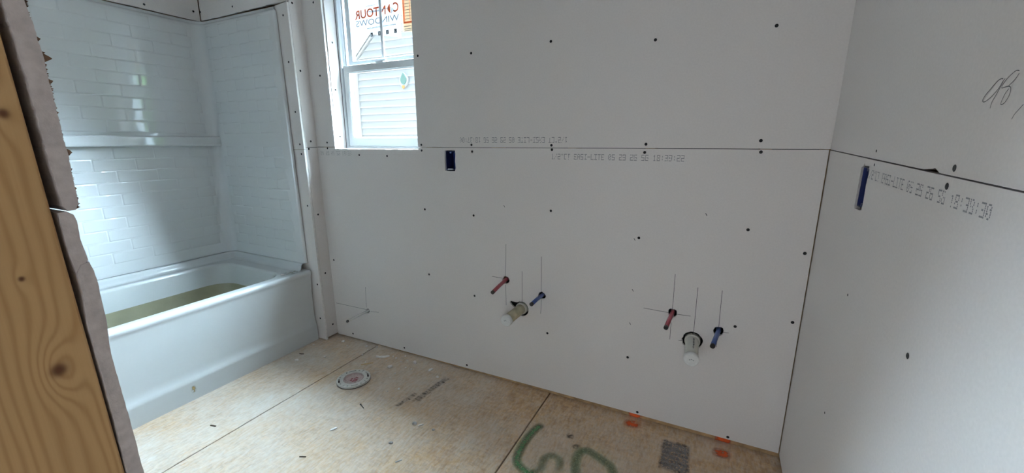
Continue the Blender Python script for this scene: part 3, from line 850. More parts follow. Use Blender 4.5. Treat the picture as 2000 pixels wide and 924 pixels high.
box('glass_pane', WX0 + 0.074, WX1 - 0.074, 1.977, 1.981, 1.775, 2.17, M['glass'], su)
bevel(box('muntin', -1.826, -1.808, 1.972, 1.977, 1.776, 2.166, M['vinyl'], su), 0.003, 2)
lock = box('sash_lock', -1.845, -1.79, 1.938, 1.956, 1.7485, 1.756, M['vinyl'], sl)
box('lock_lever', -1.83, -1.775, 1.944, 1.950, 1.7565, 1.762, M['vinyl'], lock)

# maker's film stuck on the outer face of the upper pane, printed to be read from outside
film = empty('maker_film', (-1.85, 1.984, 1.88), 'white translucent film with mirrored orange lettering on the upper window pane', 'sticker')
prism('film_sheet', [[(-2.045, 1.906), (-1.905, 1.917), (-1.685, 1.876), (-1.675, 2.165), (-2.045, 2.165)]], XZ, 1.9830, 1.9836, M['film'], film)
def text_mesh(body, height, width=None, bold=0.0):
    cu = bpy.data.curves.new('t', 'FONT'); cu.body = body; cu.size = 1.0; cu.resolution_u = 3; cu.offset = bold
    to = bpy.data.objects.new('t', cu); COL.objects.link(to)
    bpy.context.view_layer.update()
    dg = bpy.context.evaluated_depsgraph_get()
    me = bpy.data.meshes.new_from_object(to.evaluated_get(dg))
    V = [tuple(v.co) for v in me.vertices]; F = [tuple(p.vertices) for p in me.polygons]
    bpy.data.objects.remove(to, do_unlink=True); bpy.data.curves.remove(cu); bpy.data.meshes.remove(me)
    x0 = min(v[0] for v in V); x1 = max(v[0] for v in V); y0 = min(v[1] for v in V); y1 = max(v[1] for v in V)
    sy = height / (y1 - y0); sx_ = (width / (x1 - x0)) if width else sy
    return [((v[0] - x0) * sx_, (v[1] - y0) * sy) for v in V], F
def mirrored(name, body, x_right, z, height, width, mat, slope=0.0, bold=0.0):
    P, F = text_mesh(body, height, width, bold)
    return obj(name, [(x_right - u, 1.9826, z + v + slope * u) for u, v in P], F, mat, film, fix=False)
mirrored('film_lettering', 'C', -1.690, 2.012, 0.050, 0.040, M['orange'], 0.0, 0.022)
mirrored('film_lettering', 'NTOUR', -1.785, 2.008, 0.048, 0.240, M['orange'], -0.01, 0.022)
V = [( -1.750 , 1.9826, 2.010)] + [(-1.752 - 0.020 * math.sin(math.pi * k / 10), 1.9826, 2.010 + 0.05 * k / 10) for k in range(11)]
obj('film_drop_mark', V, [tuple(range(len(V)))], M['orange'], film, fix=False)
for k in range(3):
    box('film_drop_stripe', -1.745 + k * 0.007, -1.742 + k * 0.007, 1.9822, 1.9826, 2.008 + 0.004 * k, 2.040 - 0.004 * k, M['grey_print_f'], film)
mirrored('film_lettering', 'WINDOWS', -1.690, 1.966, 0.033, 0.330, M['grey_print_f'], 0.0, 0.006)
mirrored('film_web_address', 'www.contourwindows.com', -1.715, 1.9445, 0.011, 0.22, M['black_print_f'], 0.0, 0.012)
for k, g in enumerate(('O', 't', 'f', 'in')):
    cx = -1.722 - 0.060 * k; cz = 1.915 - 0.0005 * k
    ic = box('film_icon', cx - 0.0095, cx + 0.0095, 1.9822, 1.9826, cz - 0.011, cz + 0.011, M['black_print_f'], film)
    P, F = text_mesh(g, 0.014, 0.011)
    obj('icon_glyph', [(cx + 0.0055 - u, 1.9819, cz - 0.007 + v) for u, v in P], F, M['film'], ic, fix=False)
for z, x0, x1 in ((2.066, -1.93, -1.86), (2.036, -1.93, -1.76), (2.031, -1.90, -1.80)):
    box('film_small_print', x0, x1, 1.9818, 1.9822, z, z + 0.0025, M['grey_print_f'], film)
# second label beside it
lab = empty('window_label', (-1.62, 1.984, 1.90), 'cream label with an orange-framed table beside the maker film', 'sticker')
prism('label_sheet', [[(-1.672, 1.905), (-1.568, 1.895), (-1.566, 2.16), (-1.670, 2.16)]], XZ, 1.9842, 1.9848, M['label_film'], lab)
for a in ((-1.662, -1.655, 1.945, 2.16), (-1.655, -1.57, 1.945, 1.954)):
    box('label_frame', a[0], a[1], 1.9838, 1.9842, a[2], a[3], M['orange'], lab)
for k in range(9):
    box('label_row', -1.652, -1.572, 1.9838, 1.9842, 1.966 + k * 0.0155, 1.968 + k * 0.0155, M['grey_print_f'], lab)
for x in (-1.652, -1.615):
    box('label_column', x, x + 0.0025, 1.9834, 1.9838, 1.956, 2.11, M['orange'], lab)
for z, w in ((1.928, 0.05), (1.915, 0.08), (1.906, 0.06)):
    box('label_line', -1.66, -1.66 + w, 1.9838, 1.9842, z, z + 0.003, M['grey_print_f'], lab)

# ------------------------------------------------------------------ TUB SURROUND
XLW, YE, YN = -3.140, 1.722, 0.225
def plan_path(xend, r=0.055, n=8, free=True):
    """alcove outline seen from above, from the far free edge round to the near free edge"""
    pts = []
    if free: pts += [(xend + 0.012, 1.7405), (xend + 0.012, YE + 0.014), (xend + 0.007, YE + 0.005)]
    pts += [(xend, YE), (xend - 0.25, YE)]
    for k in range(n + 1):
        t = math.pi / 2 + math.pi / 2 * k / n
        pts.append((XLW + r + r * math.cos(t), YE - r + r * math.sin(t)))
    pts.append((XLW, 0.9))
    for k in range(n + 1):
        t = math.pi + math.pi / 2 * k / n
        pts.append((XLW + r + r * math.cos(t), YN + r + r * math.sin(t)))
    pts += [(xend - 0.25, YN), (xend, YN)]
    if free: pts += [(xend + 0.007, YN - 0.005), (xend + 0.012, YN - 0.014), (xend + 0.012, YN - 0.03)]
    return pts
def sweep(path, prof):
    """prof: (inward offset, z); path normals point into the alcove"""
    n = len(path); V = []; F = []
    for i, p in enumerate(path):
        a = path[max(i - 1, 0)]; b = path[min(i + 1, n - 1)]
        dx, dy = b[0] - a[0], b[1] - a[1]
        l = math.hypot(dx, dy)
        nx, ny = -dy / l, dx / l
        for off, z in prof: V.append((p[0] + nx * off, p[1] + ny * off, z))
    m = len(prof)
    for i in range(n - 1):
        for j in range(m - 1):
            F.append((i * m + j, i * m + j + 1, (i + 1) * m + j + 1, (i + 1) * m + j))
    return V, F
sur = empty('tub_surround', (-3.14, 1.0, 0.52), 'glossy white moulded subway-tile surround above the bathtub with a mid-height ledge', 'tub surround')
V, F = sweep(plan_path(-2.392), [(-0.016, 0.5245), (0.003, 0.5245), (0.004, 0.529), (0.0, 0.545), (0.0, 2.030), (-0.003, 2.040), (-0.010, 2.048), (-0.016, 2.050), (-0.018, 2.066)])
V = [(x - (0.022 * (z - 0.5245) / 1.5 - 0.012 if (x > -2.5 and y > 1) else 0), y, z) for x, y, z in V]
o = obj('panel', V, F, M['acrylic'], sur, smooth=True)
bpy.context.view_layer.update()
# ledge along the back panel
shelf_prof = [(XLW - 0.001, 1.336), (XLW + 0.040, 1.336), (XLW + 0.047, 1.334), (XLW + 0.052, 1.327), (XLW + 0.053, 1.284), (XLW + 0.051, 1.277), (XLW + 0.046, 1.274), (XLW - 0.001, 1.274)]
V = []; F = []
for y in (YN + 0.002, 0.8, 1.5, YE - 0.002):
    V += [(x, y, z) for x, z in shelf_prof]
m = len(shelf_prof)
for i in range(3):
    for j in range(m): F.append((i * m + j, i * m + (j + 1) % m, (i + 1) * m + (j + 1) % m, (i + 1) * m + j))
F += [tuple(range(m)), tuple(3 * m + k for k in range(m))]
sh = obj('ledge', V, F, M['acrylic'], sur)
# moulded tiles
TH, TL, GAP = 0.0675, 0.1975, 0.0030
TILES = {}
def tile_mesh(l):
    key = round(l, 4)
    if key not in TILES:
        a, b = (l - GAP) / 2, (TH - GAP) / 2
        V = []; F = []
        for ins, h in ((0, 0.0), (0.0012, 0.0007), (0.0030, 0.0014), (0.0060, 0.0017)):
            V += [(-a + ins, -b + ins, h), (a - ins, -b + ins, h), (a - ins, b - ins, h), (-a + ins, b - ins, h)]
        for i in range(3):
            for k in range(4): F.append((i * 4 + k, i * 4 + (k + 1) % 4, i * 4 + 4 + (k + 1) % 4, i * 4 + 4 + k))
        F.append((12, 13, 14, 15))
        me = mesh_data('tile', V, F, M['acrylic'], smooth=True)
        me.polygons[len(F) - 1].use_smooth = False
        TILES[key] = me
    return TILES[key]
rows = [(1.354 + k * TH, (k % 2)) for k in range(10)] + [(1.271 - (k + 1) * TH, (k % 2)) for k in range(10)]
ROT_L = Matrix(((0, 0, 1), (1, 0, 0), (0, 1, 0))).to_euler()       # x->y, y->z, z->x
ROT_E = Matrix(((1, 0, 0), (0, 0, -1), (0, 1, 0))).to_euler()      # x->x, y->z, z->-y
for zi, par in rows:
    ph = 1.1495 if par == 0 else 1.0505
    y = ph - TL * 5
    while y < YE - 0.055:
        y0, y1 = max(y, YN + 0.060), min(y + TL, YE - 0.060)
        if y1 - y0 > 0.02:
            inst('tile', tile_mesh(y1 - y0), (XLW, (y0 + y1) / 2, zi + TH / 2), sur, ROT_L)
        y += TL
    x = -3.04 + (0.0 if par == 0 else -TL / 2)
    while x < -2.44:
        x0, x1 = max(x, XLW + 0.060), min(x + TL, -2.428)
        if x1 - x0 > 0.02:
            inst('tile', tile_mesh(x1 - x0), ((x0 + x1) / 2, YE, zi + TH / 2), sur, ROT_E)
        x += TL

# ------------------------------------------------------------------ BATHTUB
tub = empty('bathtub', (-2.74, 0.97, FZ), 'white alcove bathtub with a plain bowed apron', 'bathtub')
def rrect(x0, x1, y0, y1, r, z, n=6):
    pts = []
    for cx, cy, a0 in ((x1 - r, y1 - r, 0), (x0 + r, y1 - r, 90), (x0 + r, y0 + r, 180), (x1 - r, y0 + r, 270)):
        for k in range(n + 1):
            t = math.radians(a0 + 90 * k / n)
            pts.append((cx + r * math.cos(t), cy + r * math.sin(t), z))
    return pts
def loft(loops, close_end=True):
    V = []; F = []
    n = len(loops[0])
    for lp in loops: V += lp
    for i in range(len(loops) - 1):
        for k in range(n): F.append((i * n + k, i * n + (k + 1) % n, (i + 1) * n + (k + 1) % n, (i + 1) * n + k))
    if close_end: F.append(tuple((len(loops) - 1) * n + k for k in range(n)))
    return V, F
X0, Y0, Y1 = -3.134, 0.215, 1.738
outer = [(-2.337, FZ), (-2.337, 0.082), (-2.339, 0.094), (-2.343, 0.106), (-2.348, 0.120), (-2.351, 0.145), (-2.352, 0.20), (-2.351, 0.34), (-2.347, 0.430), (-2.342, 0.448), (-2.339, 0.459), (-2.341, 0.469), (-2.347, 0.476), (-2.360, 0.479)]
L = [rrect(X0, x1, Y0, Y1, 0.004, z) for x1, z in outer]
L += [rrect(-3.075, -2.405, 0.315, 1.615, 0.13, 0.477), rrect(-3.066, -2.414, 0.325, 1.605, 0.13, 0.472), rrect(-3.060, -2.421, 0.335, 1.598, 0.13, 0.458), rrect(-3.040, -2.445, 0.38, 1.580, 0.13, 0.345)]
V, F = loft(L, False)
o = obj('shell', V, F, M['tub_white'], tub, smooth=True)
md = o.modifiers.new('wn', 'WEIGHTED_NORMAL')
Lb = [rrect(-3.0405, -2.4445, 0.3795, 1.5805, 0.13, 0.346), rrect(-3.036, -2.45, 0.39, 1.576, 0.13, 0.335), rrect(-2.995, -2.50, 0.46, 1.53, 0.12, 0.13), rrect(-2.965, -2.53, 0.50, 1.50, 0.11, 0.10), rrect(-2.92, -2.57, 0.55, 1.45, 0.09, 0.088)]
V, F = loft(Lb, True)
o = obj('basin', V, F, M['film_olive'] if 'film_olive' in M else M['stain'], tub, smooth=True)
tag(o, 'dusty olive-yellow lower basin')
V, F = sweep([(x, y) for x, y in plan_path(-2.385, 0.05, 8, False)], [(-0.010, 0.5225), (0.006, 0.5225), (0.012, 0.519), (0.016, 0.510), (0.020, 0.492), (0.028, 0.481), (0.042, 0.4785)])
obj('tile_flange', V, F, M['tub_white'], tub, smooth=True)
spray_blob('dust_smear', -2.40, 1.64, 0.05, 0.06, M['dust'], tub, lambda u, v, w: (u, v, w), 0.4796, 0.6)
spray_blob('ochre_stain', 0.98, 0.045, 0.012, 0.022, M['ochre_smear'], tub, lambda u, v, w: (w, u, v), -2.3363, 0.9)

# ------------------------------------------------------------------ PLUMBING STUBS
def stub(name, base, tip, r, mat, label, cat='pipe', end=True):
    base = Vector(base); tip = Vector(tip)
    d = (tip - base).normalized()
    t = empty(name, base, label, cat, 'plumbing stub-outs')
    inner = Vector((base.x, base.y + 0.055, base.z))
    mid = base.lerp(tip, 0.5) + Vector((0, 0, 0.002))
    tube('tube', [inner, base, mid, tip - d * 0.012], [r, r, r, r], mat, t)
    tube('sealed_end', [tip - d * 0.0125, tip - d * 0.010, tip - d * 0.002, tip], [r, r * 1.04, r * 1.02, r * 0.75], M['pex_end'], t)
    return t
stub('hot_water_pipe', (-0.951, YB, 0.590), (-0.957, 1.703, 0.563), 0.0095, M['pex_red'], 'red water stub beside the left drain, nearer the window')
stub('cold_water_pipe', (-0.745, YB, 0.537), (-0.748, 1.713, 0.535), 0.0095, M['pex_blue'], 'blue water stub just right of the left drain')
stub('hot_water_pipe', (-0.122, YB, 0.562), (-0.134, 1.710, 0.543), 0.0092, M['pex_red'], 'red water stub left of the right-hand drain')
stub('cold_water_pipe', (0.066, YB, 0.516), (0.046, 1.708, 0.502), 0.0095, M['pex_blue'], 'blue water stub nearest the right wall')
stub('toilet_supply_pipe', (-1.970, YB, 0.221), (-1.975, 1.672, 0.213), 0.0078, M['pex_white'], 'white water stub low on the wall beside the tub')
def drain(base, tip, mat, label, dirty):
    base = Vector(base); tip = Vector(tip); d = (tip - base).normalized()
    t = empty('drain_pipe', base, label, 'pipe', 'plumbing stub-outs')
    inner = base + Vector((0, 0.06, 0.0))
    tube('tube', [inner, base, tip - d * 0.014], 0.0265, mat, t, 28)
    tube('coupling', [base + Vector((0, 0.05, 0)), base + Vector((0, -0.001, 0)), base + d * 0.004], [0.0325, 0.0325, 0.0315], M['pvc'], t, 28)
    c = tube('cap', [tip - d * 0.020, tip - d * 0.0195, tip - d * 0.003, tip - d * 0.0008, tip], [0.0266, 0.0298, 0.0300, 0.0285, 0.0262], M['pvc_cap'], t, 28)
    return t, base, tip, d
t1, b1, p1, dd1 = drain((-0.861, YB, 0.444), (-0.874, 1.688, 0.434), M['pvc_dirty'], 'capped drain pipe with yellow-stained sides between the left red and blue stubs', True)
t2, b2, p2, dd2 = drain((-0.031, YB, 0.447), (-0.025, 1.690, 0.434), M['pvc'], 'capped white drain pipe with dark print between the right red and blue stubs', False)
# print along the top of the clean drain
mb = MB()
a = b2 + dd2 * 0.03; w = 0.0
rng = random.Random(2)
for k in range(9):
    s0 = 0.022 + k * 0.0095; s1 = s0 + rng.uniform(0.004, 0.0075)
    q = []
    for s_, an in ((s0, 84), (s1, 84), (s1, 74), (s0, 74)):
        c_ = b2 + dd2 * s_
        t_ = math.radians(an + rng.uniform(-3, 3))
        q.append(tuple(c_ + Vector((0.0269 * math.cos(t_), 0, 0.0269 * math.sin(t_)))))
    mb.add(q, [(0, 1, 2, 3)])
mb.build('pipe_print', M['black_print'], t2, fix=False)
for t_, p_, dd_ in ((t1, p1, dd1), (t2, p2, dd2)):
    mb = MB()
    for k in range(3):
        x = p_.x - 0.008 + k * 0.007; z = p_.z + (0.002 if k % 2 else -0.001)
        mb.add([(x, p_.y - 0.0006, z), (x + 0.005, p_.y - 0.0006, z), (x + 0.005, p_.y - 0.0006, z + 0.0035), (x, p_.y - 0.0006, z + 0.0035)], [(0, 1, 2, 3)])
    mb.build('cap_moulding_mark', M['grey_print'], t_, fix=False)

# ------------------------------------------------------------------ ELECTRICAL BOXES
def ebox(u0, u1, z0, z1, fn, label):
    """fn(u, depth, z) -> world; open-fronted device box"""
    c = fn((u0 + u1) / 2, 0.0, z0)
    t = empty('electrical_box', c, label, 'electrical box', 'blue device boxes')
    w = 0.0022
    def bx(name, a, b, d0, d1, z_0, z_1, mat, par):
        P = [fn(a, d0, z_0), fn(b, d0, z_0), fn(b, d1, z_0), fn(a, d1, z_0), fn(a, d0, z_1), fn(b, d0, z_1), fn(b, d1, z_1), fn(a, d1, z_1)]
        return obj(name, P, [(0, 3, 2, 1), (4, 5, 6, 7), (0, 1, 5, 4), (1, 2, 6, 5), (2, 3, 7, 6), (3, 0, 4, 7)], mat, par)
    mb = MB()
    for a, b, d0, d1, z_0, z_1 in ((u0, u0 + w, 0.004, 0.07, z0, z1), (u1 - w, u1, 0.004, 0.07, z0, z1), (u0 + w, u1 - w, 0.004, 0.07, z0, z0 + w), (u0 + w, u1 - w, 0.004, 0.07, z1 - w, z1), (u0 + w, u1 - w, 0.068, 0.07, z0 + w, z1 - w)):
        P = [fn(a, d0, z_0), fn(b, d0, z_0), fn(b, d1, z_0), fn(a, d1, z_0), fn(a, d0, z_1), fn(b, d0, z_1), fn(b, d1, z_1), fn(a, d1, z_1)]
        mb.add(P, [(0, 3, 2, 1), (4, 5, 6, 7), (0, 1, 5, 4), (1, 2, 6, 5), (2, 3, 7, 6), (3, 0, 4, 7)])
    mb.build('shell', M['box_blue'], t)
    um = (u0 + u1) / 2
    for zz0, zz1 in ((z0 + w, z0 + 0.010), (z1 - 0.010, z1 - w)):
        bx('screw_post', um - 0.005, um + 0.005, 0.006, 0.030, zz0, zz1, M['box_blue'], t)
    return t, bx
t, bx = ebox(-1.309, -1.252, 1.154, 1.252, lambda u, d, z: (u, YB + d, z), 'dark blue device box cut into the wall just right of the window sill')
bx('cut_rim', -1.300, -1.268, 0.003, 0.010, 1.1565, 1.1615, M['pex_white'], t)
ebox(1.385, 1.442, 1.128, 1.234, lambda u, d, z: (XR + d, u, z), 'dark blue device box cut into the right wall under the sheet joint')

# ------------------------------------------------------------------ TOILET FLANGE
fc = (-1.733, 1.478)
tf = empty('toilet_flange', (fc[0], fc[1], FZ), 'round white toilet flange with slots set in the floor', 'toilet flange')
def arc(r0, r1, a0, a1, n=8):
    A = [(fc[0] + r1 * math.cos(R(a0 + (a1 - a0) * k / n)), fc[1] + r1 * math.sin(R(a0 + (a1 - a0) * k / n))) for k in range(n + 1)]
    B = [(fc[0] + r0 * math.cos(R(a1 + (a0 - a1) * k / n)), fc[1] + r0 * math.sin(R(a1 + (a0 - a1) * k / n))) for k in range(n + 1)]
    return A + B
loops = [circle(fc[0], fc[1], 0.091, 56), circle(fc[0], fc[1], 0.0555, 40)]
for q in range(4):
    b_ = 90 * q - 14
    loops.append(arc(0.0735, 0.0815, b_ - 40, b_ - 12, 8))
    loops.append(arc(0.074, 0.082, b_ - 4, b_ + 3, 2))
    loops.append(arc(0.073, 0.0885, b_ + 18.5, b_ + 21.5, 1))
    loops.append(arc(0.074, 0.082, b_ + 34, b_ + 40, 2))
fo = prism('flange_ring', loops, lambda u, v, w: (u, v, w), FZ + 0.004, FZ + 0.014, M['flange'], tf)
bevel(fo, 0.0012, 1)
tube('slot_shade', [(fc[0], fc[1], FZ + 0.0008), (fc[0], fc[1], FZ + 0.0038)], 0.0905, M['dark'], tf, 48)  # black disc under the ring paints the shade inside the slots
V = []; F = []
n = 40
prof = [(0.0552, 0.0135), (0.0535, 0.0165), (0.0505, 0.0165), (0.0485, 0.0120), (0.046, 0.0062), (0.001, 0.0055)]
for r, z in prof:
    for k in range(n):
        tt = 2 * math.pi * k / n
        V.append((fc[0] + r * math.cos(tt), fc[1] + r * math.sin(tt), FZ + z))
for i in range(len(prof) - 1):
    for k in range(n): F.append((i * n + k, i * n + (k + 1) % n, (i + 1) * n + (k + 1) % n, (i + 1) * n + k))
tc_ = obj('test_cap', V, F, M['flange_cap'], tf, smooth=True)
tube('cap_collar', [(fc[0], fc[1], FZ + 0.0100), (fc[0], fc[1], FZ + 0.0172)], [0.0500, 0.0500], M['flange'], tf, 40, cap0=False, cap1=False)
for k, (dx, dy, w_, h_) in enumerate(((0.010, 0.004, 0.022, 0.010), (0.012, -0.014, 0.010, 0.018), (-0.004, -0.016, 0.012, 0.009), (0.022, -0.004, 0.006, 0.022), (-0.012, -0.002, 0.008, 0.012), (0.004, 0.020, 0.02, 0.006))):
    box('red_print', fc[0] + dx - w_ / 2, fc[0] + dx + w_ / 2, fc[1] + dy - h_ / 2, fc[1] + dy + h_ / 2, FZ + 0.0062, FZ + 0.0068, M['flange_red'], tc_)

# ------------------------------------------------------------------ DEBRIS
def chunk(name, loc, sx, sy, sz, mat, seed, label, cat, group=None, rot=0.0, sub=1):
    rng = random.Random(seed)
    bm = bmesh.new()
    bmesh.ops.create_icosphere(bm, subdivisions=sub, radius=1.0)
    for v in bm.verts:
        k = rng.uniform(0.72, 1.18)
        x, y, z = v.co.x * k * sx / 2, v.co.y * k * sy / 2, max(-0.55, v.co.z * k)
        z = (z + 0.55) * sz / 1.55
        v.co = (x * math.cos(rot) - y * math.sin(rot), x * math.sin(rot) + y * math.cos(rot), z)
    me = bpy.data.meshes.new(name); bm.to_mesh(me); bm.free()
    me.materials.append(mat)
    o = inst(name, me, loc)
    return tag(o, label, cat, group)
G = 'drywall debris on the floor'
gyp = M['gypsum']
B = [(x, y, FZ) for x, y in BIG]
# long curl: bent flat strip
def strip(name, p, pts, w, h, mat, label, cat, group):
    P = [(p[0] + a, p[1] + b) for a, b in pts]
    V = []; F = []
    n = len(P)
    for i, q in enumerate(P):
        a = P[max(i - 1, 0)]; b = P[min(i + 1, n - 1)]
        dx, dy = b[0] - a[0], b[1] - a[1]; l = math.hypot(dx, dy)
        ww = w * (0.7 + 0.3 * math.sin(math.pi * (i + 0.5) / n))
        nx, ny = -dy / l * ww / 2, dx / l * ww / 2
        V += [(q[0] + nx, q[1] + ny, p[2]), (q[0] - nx, q[1] - ny, p[2]), (q[0] - nx * 0.8, q[1] - ny * 0.8, p[2] + h), (q[0] + nx * 0.8, q[1] + ny * 0.8, p[2] + h)]
    for i in range(n - 1):
        for k in range(4): F.append((i * 4 + k, i * 4 + (k + 1) % 4, i * 4 + 4 + (k + 1) % 4, i * 4 + 4 + k))
    F += [(0, 1, 2, 3), tuple((n - 1) * 4 + k for k in range(4))]
    return tag(obj(name, V, F, mat, origin=p), label, cat, group)
strip('drywall_scrap', B[0], [(-0.040, -0.022), (-0.015, -0.016), (0.012, -0.001), (0.030, 0.020)], 0.014, 0.008, gyp, 'longest curved white drywall scrap between the flange and the window wall', 'debris', G)
chunk('drywall_scrap', B[1], 0.040, 0.030, 0.012, gyp, 11, 'rounded white drywall scrap to the right of the toilet flange', 'debris', G, 0.7)
chunk('drywall_scrap', B[2], 0.026, 0.022, 0.020, gyp, 12, 'upright white drywall lump at the foot of the window wall', 'debris', G, 0.2)
chunk('drywall_scrap', B[3], 0.020, 0.045, 0.012, gyp, 13, 'pointed white drywall scrap by the wall, farthest right of the debris', 'debris', G, -0.3)
chunk('drywall_scrap', B[4], 0.034, 0.022, 0.010, gyp, 14, 'flat white drywall scrap close to the tub apron', 'debris', G, 0.4)
chunk('drywall_scrap', B[5], 0.018, 0.038, 0.006, gyp, 15, 'thin white drywall chip alone on the pale dusty floor', 'debris', G, -0.4)
chunk('drywall_scrap', B[6], 0.026, 0.016, 0.012, M['grey_scrap'], 16, 'grey paper-faced scrap on the floor near the lower frame edge', 'debris', G, 0.5)
chunk('drywall_scrap', B[7], 0.030, 0.020, 0.014, M['grey_scrap'], 17, 'grey scrap left of a matching thin flake in mid floor', 'debris', G, 0.2)
chunk('drywall_scrap', B[8], 0.034, 0.012, 0.007, gyp, 18, 'thin pale flake touching the grey scrap in mid floor', 'debris', G, 0.9)
chunk('drywall_scrap', B[9], 0.018, 0.014, 0.008, M['grey_scrap'], 19, 'small lone grey crumb right of the two mid-floor scraps', 'debris', G, 0.1)
strip('wood_splinter', B[10], [(-0.026, -0.024), (0.0, 0.0), (0.022, 0.026)], 0.006, 0.004, M['splinter'], 'pale yellow wood splinter just behind the toilet flange', 'splinter', None)
strip('wood_splinter', B[11], [(-0.014, -0.003), (0.002, 0.0), (0.016, 0.006)], 0.006, 0.003, M['dark_wood'], 'dark wood sliver near the tub apron by the corner', 'splinter', None)
strip('wood_splinter', B[12], [(-0.016, -0.004), (0.0, 0.0), (0.014, 0.003)], 0.007, 0.003, M['dark_wood'], 'short dark sliver on the pale floor in front of the tub', 'splinter', None)
strip('wood_splinter', B[13], [(-0.012, -0.006), (0.0, 0.0), (0.014, 0.006)], 0.005, 0.003, M['dark_wood'], 'short dark sliver nearest the lower frame edge, left of centre', 'splinter', None)
strip('wood_splinter', B[14], [(-0.008, -0.010), (0.0, 0.0), (0.008, 0.012)], 0.006, 0.003, M['grey_scrap'], 'small grey sliver on the floor nearest the camera', 'splinter', None)
# loose screw lying on the floor
ls = empty('loose_screw', B[15], 'black drywall screw lying loose on the floor in front of the flange', 'screw')
a = Vector((B[15][0] - 0.018, B[15][1] + 0.008, FZ + 0.0042)); b = Vector((B[15][0] + 0.022, B[15][1] - 0.008, FZ + 0.0020))
dv = (b - a).normalized()
tube('shank', [a + dv * 0.004, a.lerp(b, 0.9), b], [0.0021, 0.0020, 0.0003], M['screw'], ls, 8)
tube('head', [a, a + dv * 0.001, a + dv * 0.005], [0.0042, 0.0042, 0.0021], M['screw'], ls, 10)
rng = random.Random(21)
for i, (x, y) in enumerate(CRUMBS):
    big = i in (0, 1, 3, 21, 4, 20)
    s = rng.uniform(0.016, 0.024) if big else rng.uniform(0.008, 0.013)
    chunk('drywall_crumb', (x, y, FZ), s * rng.uniform(1.0, 1.6), s, s * 0.55, gyp, 40 + i, 'tiny white drywall crumb scattered on the floor around the toilet flange', 'debris', 'white crumbs around the flange', rng.uniform(0, 3))
chunk('drywall_scrap', (-2.405, 1.585, 0.4785), 0.036, 0.018, 0.009, gyp, 90, 'white drywall scrap lying on the bathtub rim', 'debris', None, 0.3)

# ------------------------------------------------------------------ OUTSIDE
gr = box('ground', -40, 40, 2.0, 60, -0.85, -0.6, M['clay']); tag(gr, kind='structure')
YH = 4.6
hs = empty('neighbour_house', (-1.4, 7.0, -0.6), 'white lap-sided gable house seen through the window', 'house')
EX0, EZ, SL, RX = -4.80, 2.36, 0.855, -3.35
RZ = EZ + SL * (RX - EX0)
EX1 = 2 * RX - EX0
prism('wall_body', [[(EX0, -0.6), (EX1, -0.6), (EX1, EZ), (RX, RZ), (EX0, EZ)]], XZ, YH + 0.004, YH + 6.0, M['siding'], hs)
LAP = 0.0934
z = 1.399 - 21 * LAP
k = 0
while z < RZ - 0.12:
    z1 = min(z + LAP + 0.012, RZ - 0.02)
    def xa(zz): return max(-4.705, EX0 + 0.06 + (zz - EZ) / SL) if zz > EZ - 0.3 else -4.705
    a0, a1 = xa(z), xa(z1)
    b0, b1 = 2 * RX - a0, 2 * RX - a1
    V = [(a0, YH - 0.026, z), (b0, YH - 0.026, z), (b1, YH - 0.0005, z1), (a1, YH - 0.0005, z1), (a0, YH + 0.003, z), (b0, YH + 0.003, z), (b1, YH + 0.003, z1), (a1, YH + 0.003, z1)]
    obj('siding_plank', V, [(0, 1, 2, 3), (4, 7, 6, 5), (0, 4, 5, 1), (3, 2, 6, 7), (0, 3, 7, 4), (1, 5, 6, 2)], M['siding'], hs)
    z += LAP; k += 1
box('corner_board', EX0 - 0.012, -4.706, YH - 0.034, YH + 0.1, -0.6, EZ, M['siding'], hs)
for s in (-1, 1):
    x0, x1 = (EX0, RX) if s < 0 else (EX1, RX)
    prism('rake_board', [[(x0, EZ - 0.02), (x1, RZ - 0.02), (x1, RZ + 0.012), (x0, EZ + 0.012)]], XZ, YH - 0.03, YH + 0.01, M['siding'], hs)
    prism('roof', [[(x0 + s * 0.03, EZ - 0.012), (x1, RZ + 0.014), (x1, RZ + 0.04), (x0 + s * 0.03, EZ + 0.014)]], XZ, YH - 0.028, YH + 6.1, M['shingle'], hs)
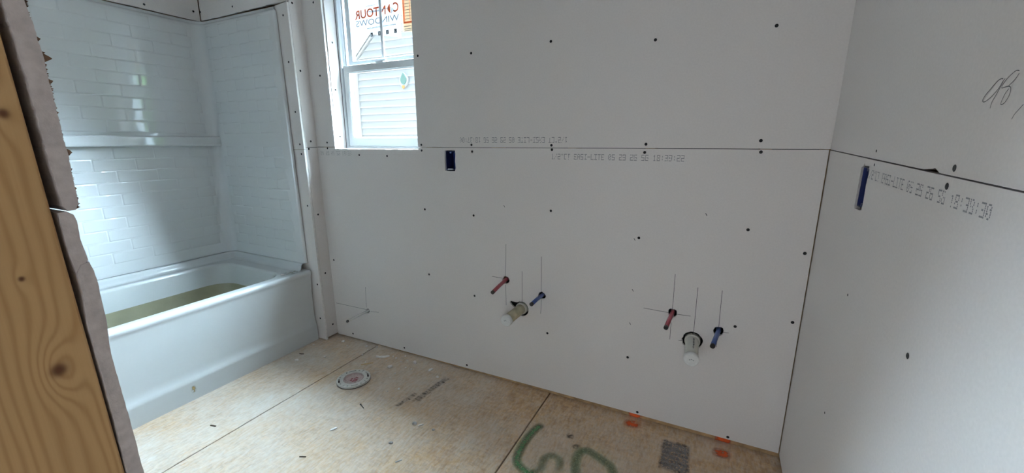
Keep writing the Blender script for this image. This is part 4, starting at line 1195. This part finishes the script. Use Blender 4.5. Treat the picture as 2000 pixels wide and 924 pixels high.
# torn opening in the neighbour's siding showing teal wrap
hp = (-3.862, YH - 0.039, 2.10)
ho = empty('siding_fitting', hp, 'small teal teardrop fitting with an amber lower tip on the neighbouring white siding', 'wall fitting')
def drop(sc, n=24, top=1.75):
    pts = []
    for q in range(n):
        t = 2 * math.pi * q / n - math.pi / 2
        r = 1.0 + (top - 1.0) * max(0, math.sin(t)) ** 6
        pts.append((sc * 0.78 * math.cos(t) * (1.0 if math.sin(t) < 0.3 else (1.0 - 0.35 * math.sin(t))), sc * r * math.sin(t)))
    return pts
bevel(prism('rim', [[(hp[0] + u, hp[2] + v) for u, v in drop(0.092, top=1.05)]], XZ, hp[1] - 0.02, hp[1] + 0.004, M['siding'], ho), 0.006, 2)
bevel(prism('teal_face', [[(hp[0] + 0.008 + u, hp[2] + 0.006 + v) for u, v in drop(0.062, top=1.3)]], XZ, hp[1] - 0.032, hp[1] - 0.0205, M['teal'], ho), 0.006, 2)
bevel(prism('amber_tip', [[(hp[0] - 0.020, hp[2] - 0.068), (hp[0] + 0.022, hp[2] - 0.066), (hp[0] + 0.026, hp[2] - 0.095), (hp[0] + 0.004, hp[2] - 0.116), (hp[0] - 0.018, hp[2] - 0.100)]], XZ, hp[1] - 0.034, hp[1] - 0.0205, M['amber'], ho), 0.004, 2)
# trees standing beyond the side yard; they show as reflections in the glossy surround
def tree(loc, h, spread, seed, label):
    rng = random.Random(seed)
    t = empty('deciduous_tree', loc, label, 'tree', 'trees beyond the side yard')
    x, y, z = loc
    tube('trunk', [(x, y, z), (x + 0.05, y, z + h * 0.25), (x - 0.05, y + 0.05, z + h * 0.5), (x, y, z + h * 0.8)], [0.16, 0.13, 0.09, 0.03], M['bark'], t, 10)
    mb = MB()
    for _ in range(1500):
        a, b_ = rng.uniform(0, 2 * math.pi), rng.uniform(-1, 1)
        rr = rng.random() ** 0.4
        p = Vector((math.cos(a) * math.sqrt(1 - b_ * b_) * spread * rr, math.sin(a) * math.sqrt(1 - b_ * b_) * spread * rr, b_ * h * 0.38 * rr)) + Vector((x, y, z + h * 0.62))
        u = Vector((rng.uniform(-1, 1), rng.uniform(-1, 1), rng.uniform(-1, 1))).normalized() * 0.16
        w = u.cross(Vector((rng.uniform(-1, 1), rng.uniform(-1, 1), rng.uniform(-1, 1)))).normalized() * 0.10
        mb.add([p - u, p + w, p + u, p - w], [(0, 1, 2, 3)])
    lo_ = mb.build('foliage', M['leaf'], t, fix=False)
    lo_['kind'] = 'stuff'
tree((7.5, 6.2, -0.6), 4.6, 1.7, 1, 'leafy green tree nearest the side yard, mirrored in the glossy tiles')
tree((11.5, 9.2, -0.6), 5.2, 1.8, 2, 'leafy green tree behind the nearest one beyond the side yard')
tree((12.0, 5.0, -0.6), 4.2, 1.5, 3, 'leafy green tree standing closest to the house line beyond the side yard')
